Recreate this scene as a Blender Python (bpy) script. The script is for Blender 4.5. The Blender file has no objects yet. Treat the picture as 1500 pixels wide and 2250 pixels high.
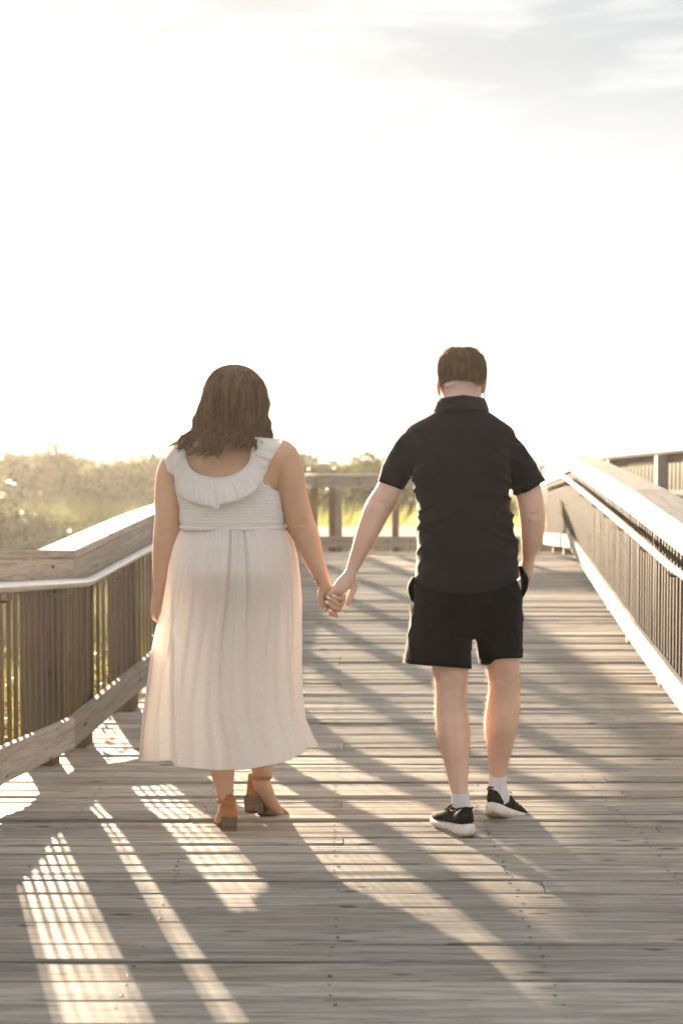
import bpy, bmesh, math, random
import numpy as np
from mathutils import Vector, Matrix, noise
from mathutils.bvhtree import BVHTree
rnd = random.Random(7); rng = np.random.default_rng(7)
scene = bpy.context.scene
col = scene.collection
# ------------------------------------------------------------------ camera
EYE = 1.431; F = 3125.0; PITCH = math.atan((1125-985)/F)
cp, sp = math.cos(PITCH), math.sin(PITCH)
cam = bpy.data.cameras.new('camera'); camo = bpy.data.objects.new('camera', cam); col.objects.link(camo)
camo.location = (0, 0, EYE); camo.rotation_euler = (math.pi/2-PITCH, 0, 0)
cam.sensor_fit = 'VERTICAL'; cam.sensor_height = 36; cam.sensor_width = 24; cam.lens = 50
cam.clip_end = 6000; cam.clip_start = .05
cam.dof.use_dof = True; cam.dof.focus_distance = 5.25; cam.dof.aperture_fstop = 2.9
scene.camera = camo
# ------------------------------------------------------------------ light
AZ = math.radians(17.2); EL = math.radians(8.8)
SUN = Vector((-math.sin(AZ)*math.cos(EL), math.cos(AZ)*math.cos(EL), math.sin(EL)))
w = bpy.data.worlds.new('World'); scene.world = w; w.use_nodes = True
nt = w.node_tree; nt.nodes.clear()
def N(nt, t, **k):
    n = nt.nodes.new(t)
    for a, v in k.items(): setattr(n, a, v)
    return n
sky = N(nt, 'ShaderNodeTexSky', sky_type='NISHITA', sun_disc=False)
sky.sun_elevation = EL; sky.sun_rotation = -AZ; sky.air_density = 1.0; sky.dust_density = 2.2; sky.ozone_density = 1.0
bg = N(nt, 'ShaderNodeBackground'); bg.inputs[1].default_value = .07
wo = N(nt, 'ShaderNodeOutputWorld')
L = nt.links.new
tc = N(nt, 'ShaderNodeTexCoord')
# milky high cloud veil over the whole dome, brighter wisps in it, a little warmer towards the horizon; horizon band and zenith lifted as added fill light
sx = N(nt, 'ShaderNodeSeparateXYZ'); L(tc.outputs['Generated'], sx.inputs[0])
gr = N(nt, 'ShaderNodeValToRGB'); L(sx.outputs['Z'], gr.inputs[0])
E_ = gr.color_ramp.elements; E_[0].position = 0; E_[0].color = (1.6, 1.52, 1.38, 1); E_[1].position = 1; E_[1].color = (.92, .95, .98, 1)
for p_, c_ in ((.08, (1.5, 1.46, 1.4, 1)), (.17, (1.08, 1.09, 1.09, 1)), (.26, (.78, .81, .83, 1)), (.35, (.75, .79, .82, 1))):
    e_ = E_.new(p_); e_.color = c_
def cloud(scale, rot, lo, hi, det=8):
    mp = N(nt, 'ShaderNodeMapping'); mp.inputs['Scale'].default_value = scale; mp.inputs['Rotation'].default_value = rot
    nz = N(nt, 'ShaderNodeTexNoise'); nz.inputs['Scale'].default_value = 2.2; nz.inputs['Detail'].default_value = det; nz.inputs['Roughness'].default_value = .6; nz.inputs['Distortion'].default_value = .4
    cr = N(nt, 'ShaderNodeValToRGB'); cr.color_ramp.elements[0].position = lo; cr.color_ramp.elements[1].position = hi
    L(tc.outputs['Generated'], mp.inputs[0]); L(mp.outputs[0], nz.inputs[0]); L(nz.outputs[0], cr.inputs[0]); return cr
c1 = cloud((2.6, 2.6, 21), (0, math.radians(7), 0), .46, .84)
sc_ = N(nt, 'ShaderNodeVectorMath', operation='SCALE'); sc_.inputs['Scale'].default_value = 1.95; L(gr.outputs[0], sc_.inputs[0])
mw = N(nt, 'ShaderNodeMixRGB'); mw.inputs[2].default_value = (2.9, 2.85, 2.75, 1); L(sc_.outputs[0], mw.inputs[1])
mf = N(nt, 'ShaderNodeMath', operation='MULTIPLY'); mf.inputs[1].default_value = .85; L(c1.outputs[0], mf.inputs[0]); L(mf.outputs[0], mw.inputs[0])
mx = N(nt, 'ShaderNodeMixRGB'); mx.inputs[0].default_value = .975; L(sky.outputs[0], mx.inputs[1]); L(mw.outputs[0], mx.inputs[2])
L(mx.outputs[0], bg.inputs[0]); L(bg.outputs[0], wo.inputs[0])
sl = bpy.data.lights.new('sun', 'SUN'); sl.energy = 5.0; sl.angle = math.radians(.8); sl.color = (1, .79, .56)
so = bpy.data.objects.new('sun', sl); col.objects.link(so); so.location = (0, 0, 30)
so.rotation_euler = SUN.to_track_quat('Z', 'Y').to_euler()
scene.view_settings.view_transform = 'Standard'; scene.view_settings.look = 'None'
scene.view_settings.gamma = 1; scene.view_settings.use_curve_mapping = False
scene.view_settings.exposure = 2.7
scene.render.resolution_x = 682; scene.render.resolution_y = 1024
scene.render.engine = 'CYCLES'
scene.cycles.max_bounces = 8; scene.cycles.transparent_max_bounces = 8
scene.cycles.volume_bounces = 1

# ------------------------------------------------------------------ helpers
def P(px, py, Y):
    a = (px-750)/F; b = (1125-py)/F
    dy = cp+b*sp; s = Y/dy
    return Vector((a*s, Y, EYE+(-sp+b*cp)*s))
DK = [(-1, .12), (3.3, .05), (5.26, 0), (7.2, -.115), (15.8, .225), (19.2, .03), (40, .03)]
def zd(Y):
    return float(np.interp(Y, [k[0] for k in DK], [k[1] for k in DK]))
def G(px, py):
    for i in range(30, 400):
        p = P(px, py, i*.05)
        if p.z < zd(p.y): return p
    return p
def tag(o, label=None, cat=None, group=None, kind=None):
    if label: o['label'] = label
    if cat: o['category'] = cat
    if group: o['group'] = group
    if kind: o['kind'] = kind
    return o
def empty(name, loc, *a, **k):
    o = bpy.data.objects.new(name, None); o.location = loc; o.empty_display_size = .1; col.objects.link(o)
    return tag(o, *a, **k)
def par(o, root):
    if root is not None:
        o.parent = root
        m = root.get('_m')
        base = Matrix.Translation(root.location) if root.type == 'EMPTY' else root.matrix_basis.copy()
        if root.type != 'EMPTY' and root.parent is not None:
            base = Matrix.Translation(root.parent.location) @ root.matrix_parent_inverse @ base if root.parent.type == 'EMPTY' else base
        o.matrix_parent_inverse = base.inverted()
def mk(name, v, f, mat, parent=None, smooth=True, mtx=None):
    me = bpy.data.meshes.new(name)
    me.from_pydata([tuple(x) for x in v], [], f)
    me.materials.append(mat)
    if smooth: me.shade_smooth()
    o = bpy.data.objects.new(name, me); col.objects.link(o)
    if mtx is not None: o.matrix_basis = mtx
    par(o, parent)
    return o
def mk_np(name, V, Fc, mat, parent=None, smooth=False):
    """fast: V (n,3), Fc (m,k)"""
    me = bpy.data.meshes.new(name); k = Fc.shape[1]
    me.vertices.add(len(V)); me.vertices.foreach_set('co', V.astype(np.float32).ravel())
    me.loops.add(Fc.size); me.loops.foreach_set('vertex_index', Fc.astype(np.int32).ravel())
    me.polygons.add(len(Fc)); me.polygons.foreach_set('loop_start', np.arange(0, Fc.size, k, dtype=np.int32))
    me.polygons.foreach_set('loop_total', np.full(len(Fc), k, dtype=np.int32))
    me.update(calc_edges=True); me.validate()
    if smooth: me.shade_smooth()
    me.materials.append(mat)
    o = bpy.data.objects.new(name, me); col.objects.link(o); par(o, parent)
    return o
def crom(pts, per):
    pts = [np.array(p, float) for p in pts]
    q = [2*pts[0]-pts[1]]+pts+[2*pts[-1]-pts[-2]]; out = []
    for i in range(1, len(q)-2):
        a, b, c, d = q[i-1:i+3]
        for k in range(per):
            t = k/per
            out.append(.5*((2*b)+(c-a)*t+(2*a-5*b+4*c-d)*t*t+(3*b-a-3*c+d)*t**3))
    out.append(pts[-1]); return out
def mat(name, base, rough=.6, spec=.3, **k):
    m = bpy.data.materials.new(name); m.use_nodes = True
    b = m.node_tree.nodes['Principled BSDF']
    b.inputs['Base Color'].default_value = (*base, 1); b.inputs['Roughness'].default_value = rough
    b.inputs['Specular IOR Level'].default_value = spec
    for a, v in k.items(): b.inputs[a.replace('_', ' ')].default_value = v
    return m
def varied(m, c1, c2, scale=(5, 5, 5), detail=6, bump=0, bscale=None, space='Object', rand=False, dist=.002, lo=.35, hi=.65):
    nt = m.node_tree; b = nt.nodes['Principled BSDF']; L = nt.links.new
    tc = N(nt, 'ShaderNodeTexCoord'); mp = N(nt, 'ShaderNodeMapping'); mp.inputs['Scale'].default_value = scale
    L(tc.outputs[space], mp.inputs[0])
    nz = N(nt, 'ShaderNodeTexNoise', noise_dimensions='4D' if rand else '3D'); nz.inputs['Scale'].default_value = 1; nz.inputs['Detail'].default_value = detail
    L(mp.outputs[0], nz.inputs['Vector'])
    oi = N(nt, 'ShaderNodeObjectInfo')
    if rand:
        mm = N(nt, 'ShaderNodeMath', operation='MULTIPLY'); mm.inputs[1].default_value = 50
        L(oi.outputs['Random'], mm.inputs[0]); L(mm.outputs[0], nz.inputs['W'])
    cr = N(nt, 'ShaderNodeValToRGB'); cr.color_ramp.elements[0].position = lo; cr.color_ramp.elements[1].position = hi
    cr.color_ramp.elements[0].color = (*c1, 1); cr.color_ramp.elements[1].color = (*c2, 1)
    L(nz.outputs[0], cr.inputs[0]); L(cr.outputs[0], b.inputs['Base Color'])
    if bump:
        nb = N(nt, 'ShaderNodeTexNoise'); nb.inputs['Scale'].default_value = 1; nb.inputs['Detail'].default_value = 4
        mb = N(nt, 'ShaderNodeMapping'); mb.inputs['Scale'].default_value = bscale or scale
        L(tc.outputs[space], mb.inputs[0]); L(mb.outputs[0], nb.inputs[0])
        bp = N(nt, 'ShaderNodeBump'); bp.inputs['Strength'].default_value = bump; bp.inputs['Distance'].default_value = dist
        L(nb.outputs[0], bp.inputs['Height']); L(bp.outputs[0], b.inputs['Normal'])
    return m
def translucent(m, colr, fac):
    nt = m.node_tree; b = nt.nodes['Principled BSDF']; out = nt.nodes['Material Output']; L = nt.links.new
    t = N(nt, 'ShaderNodeBsdfTranslucent'); t.inputs[0].default_value = (*colr, 1)
    x = N(nt, 'ShaderNodeMixShader'); x.inputs[0].default_value = fac
    L(b.outputs[0], x.inputs[1]); L(t.outputs[0], x.inputs[2]); L(x.outputs[0], out.inputs[0])
    return m
def wood(name, dark, light, knots=True, tint=(.30, .20, .12), rough=.75):
    """weathered timber, grain along local X"""
    m = bpy.data.materials.new(name); m.use_nodes = True; nt = m.node_tree; L = nt.links.new
    b = nt.nodes['Principled BSDF']; b.inputs['Roughness'].default_value = rough; b.inputs['Specular IOR Level'].default_value = .16
    tc = N(nt, 'ShaderNodeTexCoord'); oi = N(nt, 'ShaderNodeObjectInfo')
    off = N(nt, 'ShaderNodeMath', operation='MULTIPLY'); off.inputs[1].default_value = 60; L(oi.outputs['Random'], off.inputs[0])
    def noi(sc, det, rough=.6, dist=0):
        mp = N(nt, 'ShaderNodeMapping'); mp.inputs['Scale'].default_value = sc
        L(tc.outputs['Object'], mp.inputs[0])
        n = N(nt, 'ShaderNodeTexNoise', noise_dimensions='4D'); n.inputs['Scale'].default_value = 1
        n.inputs['Detail'].default_value = det; n.inputs['Roughness'].default_value = rough; n.inputs['Distortion'].default_value = dist
        L(mp.outputs[0], n.inputs['Vector']); L(off.outputs[0], n.inputs['W']); return n
    g1 = noi((1.6, 34, 34), 8, .7, 1.2); g2 = noi((.8, 6, 6), 4); g3 = noi((7, 130, 130), 4, .75)
    cr = N(nt, 'ShaderNodeValToRGB'); cr.color_ramp.elements[0].position = .3; cr.color_ramp.elements[1].position = .68
    cr.color_ramp.elements[0].color = (*dark, 1); cr.color_ramp.elements[1].color = (*light, 1)
    L(g1.outputs[0], cr.inputs[0])
    # warm / unweathered streaks
    cr2 = N(nt, 'ShaderNodeValToRGB'); cr2.color_ramp.elements[0].position = .5; cr2.color_ramp.elements[1].position = .78
    cr2.color_ramp.elements[1].color = (.55, .55, .55, 1); cr2.color_ramp.elements[0].color = (0, 0, 0, 1)
    L(g2.outputs[0], cr2.inputs[0])
    mx = N(nt, 'ShaderNodeMixRGB'); L(cr2.outputs[0], mx.inputs[0]); L(cr.outputs[0], mx.inputs[1]); mx.inputs[2].default_value = (*tint, 1)
    # per-board value
    hv = N(nt, 'ShaderNodeHueSaturation'); mr = N(nt, 'ShaderNodeMapRange'); mr.inputs[3].default_value = .72; mr.inputs[4].default_value = 1.2
    L(oi.outputs['Random'], mr.inputs[0]); L(mr.outputs[0], hv.inputs['Value']); L(mx.outputs[0], hv.inputs['Color'])
    last = hv.outputs[0]
    if knots:
        mp = N(nt, 'ShaderNodeMapping'); mp.inputs['Scale'].default_value = (3.2, 11, 11); L(tc.outputs['Object'], mp.inputs[0])
        sp_ = N(nt, 'ShaderNodeSeparateXYZ'); L(mp.outputs[0], sp_.inputs[0]); yz = N(nt, 'ShaderNodeMath', operation='ADD'); L(sp_.outputs[1], yz.inputs[0]); L(sp_.outputs[2], yz.inputs[1]); cb = N(nt, 'ShaderNodeCombineXYZ'); L(sp_.outputs[0], cb.inputs[0]); L(yz.outputs[0], cb.inputs[1])
        cx = N(nt, 'ShaderNodeCombineXYZ'); L(off.outputs[0], cx.inputs[0]); L(off.outputs[0], cx.inputs[1])
        va = N(nt, 'ShaderNodeVectorMath', operation='ADD'); L(cb.outputs[0], va.inputs[0]); L(cx.outputs[0], va.inputs[1])
        vo = N(nt, 'ShaderNodeTexVoronoi', voronoi_dimensions='2D'); vo.inputs['Scale'].default_value = 1; L(va.outputs[0], vo.inputs['Vector'])
        kr = N(nt, 'ShaderNodeValToRGB'); kr.color_ramp.elements[0].position = .06; kr.color_ramp.elements[1].position = .13
        kr.color_ramp.elements[0].color = (.25, .2, .16, 1); kr.color_ramp.elements[1].color = (1, 1, 1, 1)
        L(vo.outputs['Distance'], kr.inputs[0])
        sr = N(nt, 'ShaderNodeSeparateColor'); L(vo.outputs['Color'], sr.inputs[0]); gt = N(nt, 'ShaderNodeMapRange'); gt.inputs[1].default_value = .74; gt.inputs[2].default_value = .9; gt.inputs[4].default_value = .85; L(sr.outputs[0], gt.inputs[0])
        m2 = N(nt, 'ShaderNodeMixRGB', blend_type='MULTIPLY'); L(gt.outputs[0], m2.inputs[0]); L(last, m2.inputs[1]); L(kr.outputs[0], m2.inputs[2]); last = m2.outputs[0]
    # fine dark checks
    c3 = N(nt, 'ShaderNodeValToRGB'); c3.color_ramp.elements[0].position = .34; c3.color_ramp.elements[1].position = .47
    c3.color_ramp.elements[0].color = (.35, .33, .31, 1); c3.color_ramp.elements[1].color = (1, 1, 1, 1); L(g3.outputs[0], c3.inputs[0])
    m3 = N(nt, 'ShaderNodeMixRGB', blend_type='MULTIPLY'); m3.inputs[0].default_value = .7; L(last, m3.inputs[1]); L(c3.outputs[0], m3.inputs[2])
    L(m3.outputs[0], b.inputs['Base Color'])
    ad = N(nt, 'ShaderNodeMath', operation='ADD'); L(g1.outputs[0], ad.inputs[0]); L(g3.outputs[0], ad.inputs[1])
    bp = N(nt, 'ShaderNodeBump'); bp.inputs['Strength'].default_value = .5; bp.inputs['Distance'].default_value = .0018
    L(ad.outputs[0], bp.inputs['Height']); L(bp.outputs[0], b.inputs['Normal'])
    return m
M = {}
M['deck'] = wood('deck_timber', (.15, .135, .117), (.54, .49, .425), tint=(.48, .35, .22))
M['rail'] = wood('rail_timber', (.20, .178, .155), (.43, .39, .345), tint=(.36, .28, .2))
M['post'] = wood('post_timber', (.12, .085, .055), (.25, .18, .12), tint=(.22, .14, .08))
M['bar'] = varied(mat('baluster_metal', (.12, .09, .06), .45, .5), (.045, .033, .022), (.095, .072, .05), (9, 9, 4))
M['steel'] = varied(mat('galvanised_steel', (.5, .5, .5), .33, .5, Metallic=.75), (.50, .50, .50), (.56, .56, .555), (14, 14, 14))
M['bracket'] = mat('bracket_steel', (.16, .13, .10), .4, .5, Metallic=.6)
M['nail'] = mat('rusty_nail', (.06, .045, .035), .5)
M['soil'] = varied(mat('soil', (.09, .07, .04), .95, .1), (.06, .055, .03), (.16, .13, .07), (1.5, 1.5, 1.5))
M['sand'] = varied(mat('sand', (.4, .32, .24), .95, .1), (.17, .13, .10), (.25, .2, .155), (2, 2, 2))
M['sea'] = mat('sea', (.25, .3, .32), .25, .5)
def leafmat(name, c1, c2, tr, fac, sc=3):
    return translucent(varied(mat(name, c1, .55, .25), c1, c2, (sc, sc, sc), 3), tr, fac)
M['grass'] = leafmat('dune_grass', (.048, .06, .02), (.115, .125, .042), (.18, .19, .06), .35, 1.2)
M['shrub'] = leafmat('shrub_leaf', (.03, .04, .016), (.07, .08, .03), (.10, .11, .035), .3, .8)
M['reed'] = leafmat('reed_grass', (.13, .15, .04), (.25, .24, .08), (.45, .45, .14), .5, 2)
M['under'] = leafmat('undergrowth_leaf', (.03, .04, .012), (.08, .075, .025), (.20, .17, .05), .4, 4)
M['bark'] = mat('bark', (.08, .055, .035), .9, .1)
def skinmat(name, c1, c2, sss=.18):
    m = varied(mat(name, c1, .5, .35), c1, c2, (7, 7, 7), 5, bump=.25, bscale=(260, 260, 260), dist=.0006)
    b = m.node_tree.nodes['Principled BSDF']
    b.inputs['Subsurface Weight'].default_value = sss; b.inputs['Subsurface Radius'].default_value = (1, .32, .14); b.inputs['Subsurface Scale'].default_value = .02
    return m
M['skin_w'] = skinmat('tanned_skin', (.54, .32, .205), (.66, .41, .275))
M['skin_m'] = skinmat('fair_skin', (.64, .41, .31), (.76, .52, .41))
M['dress'] = translucent(varied(mat('cream_jersey', (.72, .66, .6), .9, .1, Sheen_Weight=.1), (.85, .825, .80), (.93, .91, .885), (60, 60, 260), 3, bump=.25, bscale=(90, 90, 500), dist=.0007), (.94, .915, .885), .40)
M['smock'] = translucent(varied(mat('shirred_jersey', (.72, .66, .6), .9, .1), (.85, .825, .80), (.93, .91, .885), (60, 60, 260), 3, bump=.5, bscale=(120, 120, 60), dist=.002), (.92, .88, .83), .33)
M['shirt'] = varied(mat('black_cotton', (.014, .012, .011), .85, .2, Sheen_Weight=.04), (.014, .0128, .012), (.018, .0165, .0155), (20, 20, 20), 2, bump=.3, bscale=(500, 500, 500), dist=.0005)
M['shorts'] = varied(mat('black_linen', (.011, .009, .008), .9, .15, Sheen_Weight=.03), (.007, .0062, .0056), (.010, .009, .008), (30, 30, 20), 2, bump=.4, bscale=(400, 400, 400), dist=.0006)
M['hair_w'] = translucent(varied(mat('brown_hair', (.035, .02, .011), .38, .5), (.09, .045, .02), (.34, .19, .085), (75, 75, 4), 3), (.34, .17, .06), .25)
M['hair_m'] = translucent(varied(mat('sandy_hair', (.12, .075, .04), .45, .4), (.20, .125, .066), (.42, .28, .16), (70, 70, 20), 3), (.35, .22, .10), .25)
M['fuzz'] = translucent(mat('fine_body_hair', (.6, .42, .26), .5, .4), (.8, .6, .38), .5)
M['sock'] = varied(mat('white_sock', (.74, .72, .74), .95, .1), (.66, .64, .67), (.8, .78, .8), (40, 40, 10))
M['knit'] = varied(mat('black_knit', (.012, .011, .009), .85, .3), (.008, .007, .006), (.035, .03, .022), (220, 220, 220), 2, bump=.5, bscale=(350, 350, 350), dist=.001)
M['sole'] = varied(mat('white_foam', (.72, .68, .64), .6, .3), (.60, .54, .48), (.78, .75, .71), (22, 22, 22))
M['tread'] = varied(mat('worn_tread', (.42, .33, .24), .8, .2), (.30, .22, .15), (.5, .41, .31), (60, 60, 60), bump=.6, bscale=(90, 90, 90), dist=.003)
M['suede'] = varied(mat('tan_suede', (.42, .19, .055), .8, .2, Sheen_Weight=.2), (.36, .155, .042), (.48, .225, .075), (40, 40, 40))
M['stack'] = varied(mat('stacked_heel', (.17, .11, .065), .6, .3), (.11, .07, .04), (.22, .15, .09), (3, 3, 260))
M['nailpolish'] = mat('pale_nail_polish', (.82, .78, .76), .2, .6)
M['ink'] = mat('tattoo_ink', (.035, .045, .03), .6)
M['seam'] = mat('dark_seam', (.008, .007, .007), .9)
M['gold'] = mat('buckle_metal', (.35, .2, .1), .35, .5, Metallic=.8)
M['specs'] = mat('spectacle_frame', (.02, .015, .012), .3)

# ------------------------------------------------------------------ beams
def beam(name, a, b, off, wv, hv, m, parent, ra=None, rb=None, bev=.004, jit=0):
    """board from node a to node b (top reference line); cross section [off0,off1] x [z0,z1] via wv/hv; ra, rb = horizontal offset vectors at both ends"""
    a = Vector(a); b = Vector(b); d = (b-a); Lr = d.length; x = d.normalized()
    y = Vector((0, 0, 1)).cross(x).normalized(); z = x.cross(y)
    mid = (a+b)/2; R = Matrix((x, y, z)).transposed().to_4x4(); R.translation = mid
    Ri = R.inverted()
    ra = ra if ra is not None else -y; rb = rb if rb is not None else -y
    s0, s1 = wv; z0, z1 = hv
    e = bev
    prof = [(s0+e, z0), (s1-e, z0), (s1, z0+e), (s1, z1-e), (s1-e, z1), (s0+e, z1), (s0, z1-e), (s0, z0+e)]
    n = max(2, min(14, int(Lr/.35)+1)) if jit else 2
    V = []
    for i in range(n):
        t = i/(n-1); c = a.lerp(b, t); r = ra.lerp(rb, t)
        jz = 0 if i in (0, n-1) else rnd.uniform(-jit, jit); js = 0 if i in (0, n-1) else rnd.uniform(-jit, jit)
        inset = x*(.0015 if i == 0 else (-.0015 if i == n-1 else 0))
        for (s, zz) in prof: V.append(Ri @ (c+inset+r*(s+js)+Vector((0, 0, zz+jz))))
    Fc = []
    for i in range(n-1):
        for k in range(8):
            Fc.append((i*8+k, i*8+(k+1) % 8, (i+1)*8+(k+1) % 8, (i+1)*8+k))
    Fc.append(tuple(range(7, -1, -1))); Fc.append(tuple((n-1)*8+k for k in range(8)))
    o = mk(name, V, Fc, m, parent, False, R)
    return o
def tube_mesh(pts, r, sides=12):
    V = []; Fc = []; n = len(pts)
    pts = [Vector(p) for p in pts]; up = Vector((0, 0, 1))
    for i, p in enumerate(pts):
        t = (pts[min(i+1, n-1)]-pts[max(i-1, 0)]).normalized()
        u = t.cross(up if abs(t.z) < .9 else Vector((1, 0, 0))).normalized(); v = t.cross(u)
        rr = r[i] if isinstance(r, (list, tuple)) else r
        for k in range(sides):
            a = 2*math.pi*k/sides; V.append(p+u*math.cos(a)*rr+v*math.sin(a)*rr)
    for i in range(n-1):
        for k in range(sides):
            Fc.append((i*sides+k, i*sides+(k+1) % sides, (i+1)*sides+(k+1) % sides, (i+1)*sides+k))
    Fc.append(tuple(range(sides-1, -1, -1))); Fc.append(tuple((n-1)*sides+k for k in range(sides)))
    return V, Fc

# ------------------------------------------------------------------ ground, sea, sand
def fbm(x, y, s, o=4):
    return noise.fractal(Vector((x*s, y*s, 3.3)), 1.0, 2.0, o)
def terr(X, Y):
    z = -1.05+.08*fbm(X, Y, .4)
    # dune ridge behind
    r = math.exp(-((Y-(44-.10*X))/11.0)**2)
    lft = 1/(1+math.exp((X-(4.5+.02*Y))*.45))
    z += r*lft*(float(np.interp(X/max(Y, 5)*44, [-14, -10.8, -9.9, -8.7, -7.8, -6.9, -5.6, -4, -1, .2, 1.5, 3], [.2, .30, .72, .86, .55, .38, .62, .7, .82, .95, .78, .5]))+1.0+.22*fbm(X, Y, .16))
    # spur on the left catching the light
    z += .5*math.exp(-((Y-29-.5*(X+8))/4.5)**2)*math.exp(-((X+6.5)/4.2)**2)
    return z
xs = np.concatenate([np.linspace(-900, -60, 12), np.linspace(-50, 50, 130), np.linspace(60, 900, 12)])
ys = np.concatenate([np.linspace(-40, 0, 5), np.linspace(2, 75, 110), np.linspace(90, 260, 10)])
V = [(x, y, terr(x, y) if abs(x) < 60 and 0 < y < 80 else -1.05) for y in ys for x in xs]
nx = len(xs); Fc = [(j*nx+i, j*nx+i+1, (j+1)*nx+i+1, (j+1)*nx+i) for j in range(len(ys)-1) for i in range(nx-1)]
tag(mk('ground', V, Fc, M['soil']), kind='structure')
s = 5000
tag(mk('sea', [(-s, 255, -1.2), (s, 255, -1.2), (s, s, -1.2), (-s, s, -1.2)], [(0, 1, 2, 3)], M['sea']), kind='structure')
V = []; Fc = []
for j in range(9):
    for i in range(21):
        X = -3+i*.5; Y = 20.2+j*.9; V.append((X, Y, .12-.02*j+.03*fbm(X, Y, .8)-(.9 if i in (0, 20) or j in (0, 8) else 0)))
for j in range(8):
    for i in range(20): Fc.append((j*21+i, j*21+i+1, (j+1)*21+i+1, (j+1)*21+i))
tag(mk('sand_bank', V, Fc, M['sand']), kind='structure')

# ------------------------------------------------------------------ boardwalk deck
fenceL = [(-1.60, 2.0, .10, .97), (-1.38, 5.76, .407, .97), (-1.30, 6.94, .50, .972), (-1.10, 8.28, .39, .97), (-.62, 15.0, .20, .97), (-.47, 18.6, .35, .97)]
fenceR = [(1.70, 4.2, .36, 1.05), (1.86, 7.2, .46, 1.05), (1.88, 7.85, .422, 1.05), (1.95, 9.6, .275, 1.045), (2.30, 13.3, .155, 1.05), (2.52, 15.8, .07, 1.04), (2.79, 19.7, .284, 1.045)]
fxL = lambda Y: float(np.interp(Y, [f[1] for f in fenceL], [f[0] for f in fenceL]))
fxR = lambda Y: float(np.interp(Y, [f[1] for f in fenceR], [f[0] for f in fenceR]))
deck = empty('boardwalk', (0, 6, 0), kind='structure')
def plank(y0, y1, x0, x1, z0, z1, dz, i):
    c = Vector(((x0+x1)/2, (y0+y1)/2, 0)); wd = y1-y0; th = .038; e = .005; cup = rnd.uniform(-.0015, .003)
    prof = [(-wd/2, -th), (wd/2, -th), (wd/2, -e), (wd/2-e, 0), (wd/6, -cup), (-wd/6, -cup), (-wd/2+e, 0), (-wd/2, -e)]
    tilt = (z1-z0)/wd+rnd.uniform(-.02, .02)
    n = max(2, int((x1-x0)/.4)+1); V = []; Fc = []
    ph = rnd.uniform(0, 9)
    for k in range(n):
        xx = -(x1-x0)/2+(x1-x0)*k/(n-1); zw = .0016*math.sin(xx*2.3+ph); yw = .0012*math.sin(xx*3.7+ph)
        for (a, b) in prof: V.append((xx, a+yw, b+a*tilt+zw))
    for k in range(n-1):
        for q in range(8): Fc.append((k*8+q, (k+1)*8+q, (k+1)*8+(q+1) % 8, k*8+(q+1) % 8))
    Fc.append(tuple(range(8))); Fc.append(tuple((n-1)*8+q for q in range(7, -1, -1)))
    mk('plank', V, Fc, M['deck'], deck, False, Matrix.Translation((c.x, c.y, (z0+z1)/2+dz)))
Y = 2.9; rows = []; i = 0
edges = [2.42, 2.59, 2.76]
near = [2212, 2164, 2120, 2078, 2038, 2003, 1969, 1936]
nearY = [G(700, y).y for y in near]
yy = nearY[0]
while yy > 2.3: yy -= .165; nearY.insert(0, yy)
seq = nearY[:]; yy = seq[-1]
wid = [.098, .098, .1, .1, .098, .1]
while yy < 19.0:
    wdt = .1 if rnd.random() < .62 else .145
    yy += wdt; seq.append(yy)
nailpts = []
joints = {}
for i in range(len(seq)-1):
    a, b = seq[i], seq[i+1]
    big = rnd.random() < .25
    gap = .014 if big else .0085
    if a < nearY[-1]: gap = .015 if i % 2 == 0 else .010
    ym = (a+b)/2; x0 = fxL(ym)-.16+rnd.uniform(-.015, .015); x1 = fxR(ym)+.22
    if ym < 5.5: x0 = fxL(ym)-.1+rnd.uniform(-.01, .03)
    dz = rnd.uniform(-.004, .004)+(.005 if big else 0)
    cuts = [x0, x1]
    if rnd.random() < .45 and ym > 4.7: cuts.insert(1, rnd.choice([-.6, 0, .6, 1.2])+rnd.uniform(-.02, .02))
    if abs(a-nearY[-2]) < 1e-6: cuts = [x0, P(1193, 1950, ym).x, x1]
    for k in range(len(cuts)-1):
        plank(a+gap/2, b-gap/2, cuts[k]+.002*(k > 0), cuts[k+1]-.002, zd(a), zd(b), dz, i)
    if ym < 9:
        for nxp in (-1.05, -.55, -.02, .55, 1.1, 1.6):
            for q in (.25, .75):
                if rnd.random() < .8: nailpts.append((nxp+rnd.uniform(-.012, .012), a+(b-a)*q, zd(a+(b-a)*q)+dz+.0012))
V = []; Fc = []
for (x, y, z) in nailpts:
    s0 = len(V); r = rnd.uniform(.0045, .0068)
    V.append((x, y, z+.002))
    for k in range(7): V.append((x+r*math.cos(k*.898), y+r*math.sin(k*.898), z+.0008))
    for k in range(7): Fc.append((s0, s0+1+k, s0+1+(k+1) % 7))
tag(mk('nails', V, Fc, M['nail'], deck), kind='stuff')
# joists under the deck
for fx, nm in ((lambda y: fxL(y)-.06, 0), (lambda y: fxR(y)+.14, 1), (lambda y: .4, 2)):
    ysj = [2.3, 5.2, 7.2, 11.5, 15.8, 19.1]
    for a, b in zip(ysj[:-1], ysj[1:]):
        beam('joist', (fx(a), a, zd(a)-.055), (fx(b), b, zd(b)-.055), 0, (-.02, .02), (-.2, 0), M['post'], deck)

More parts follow.
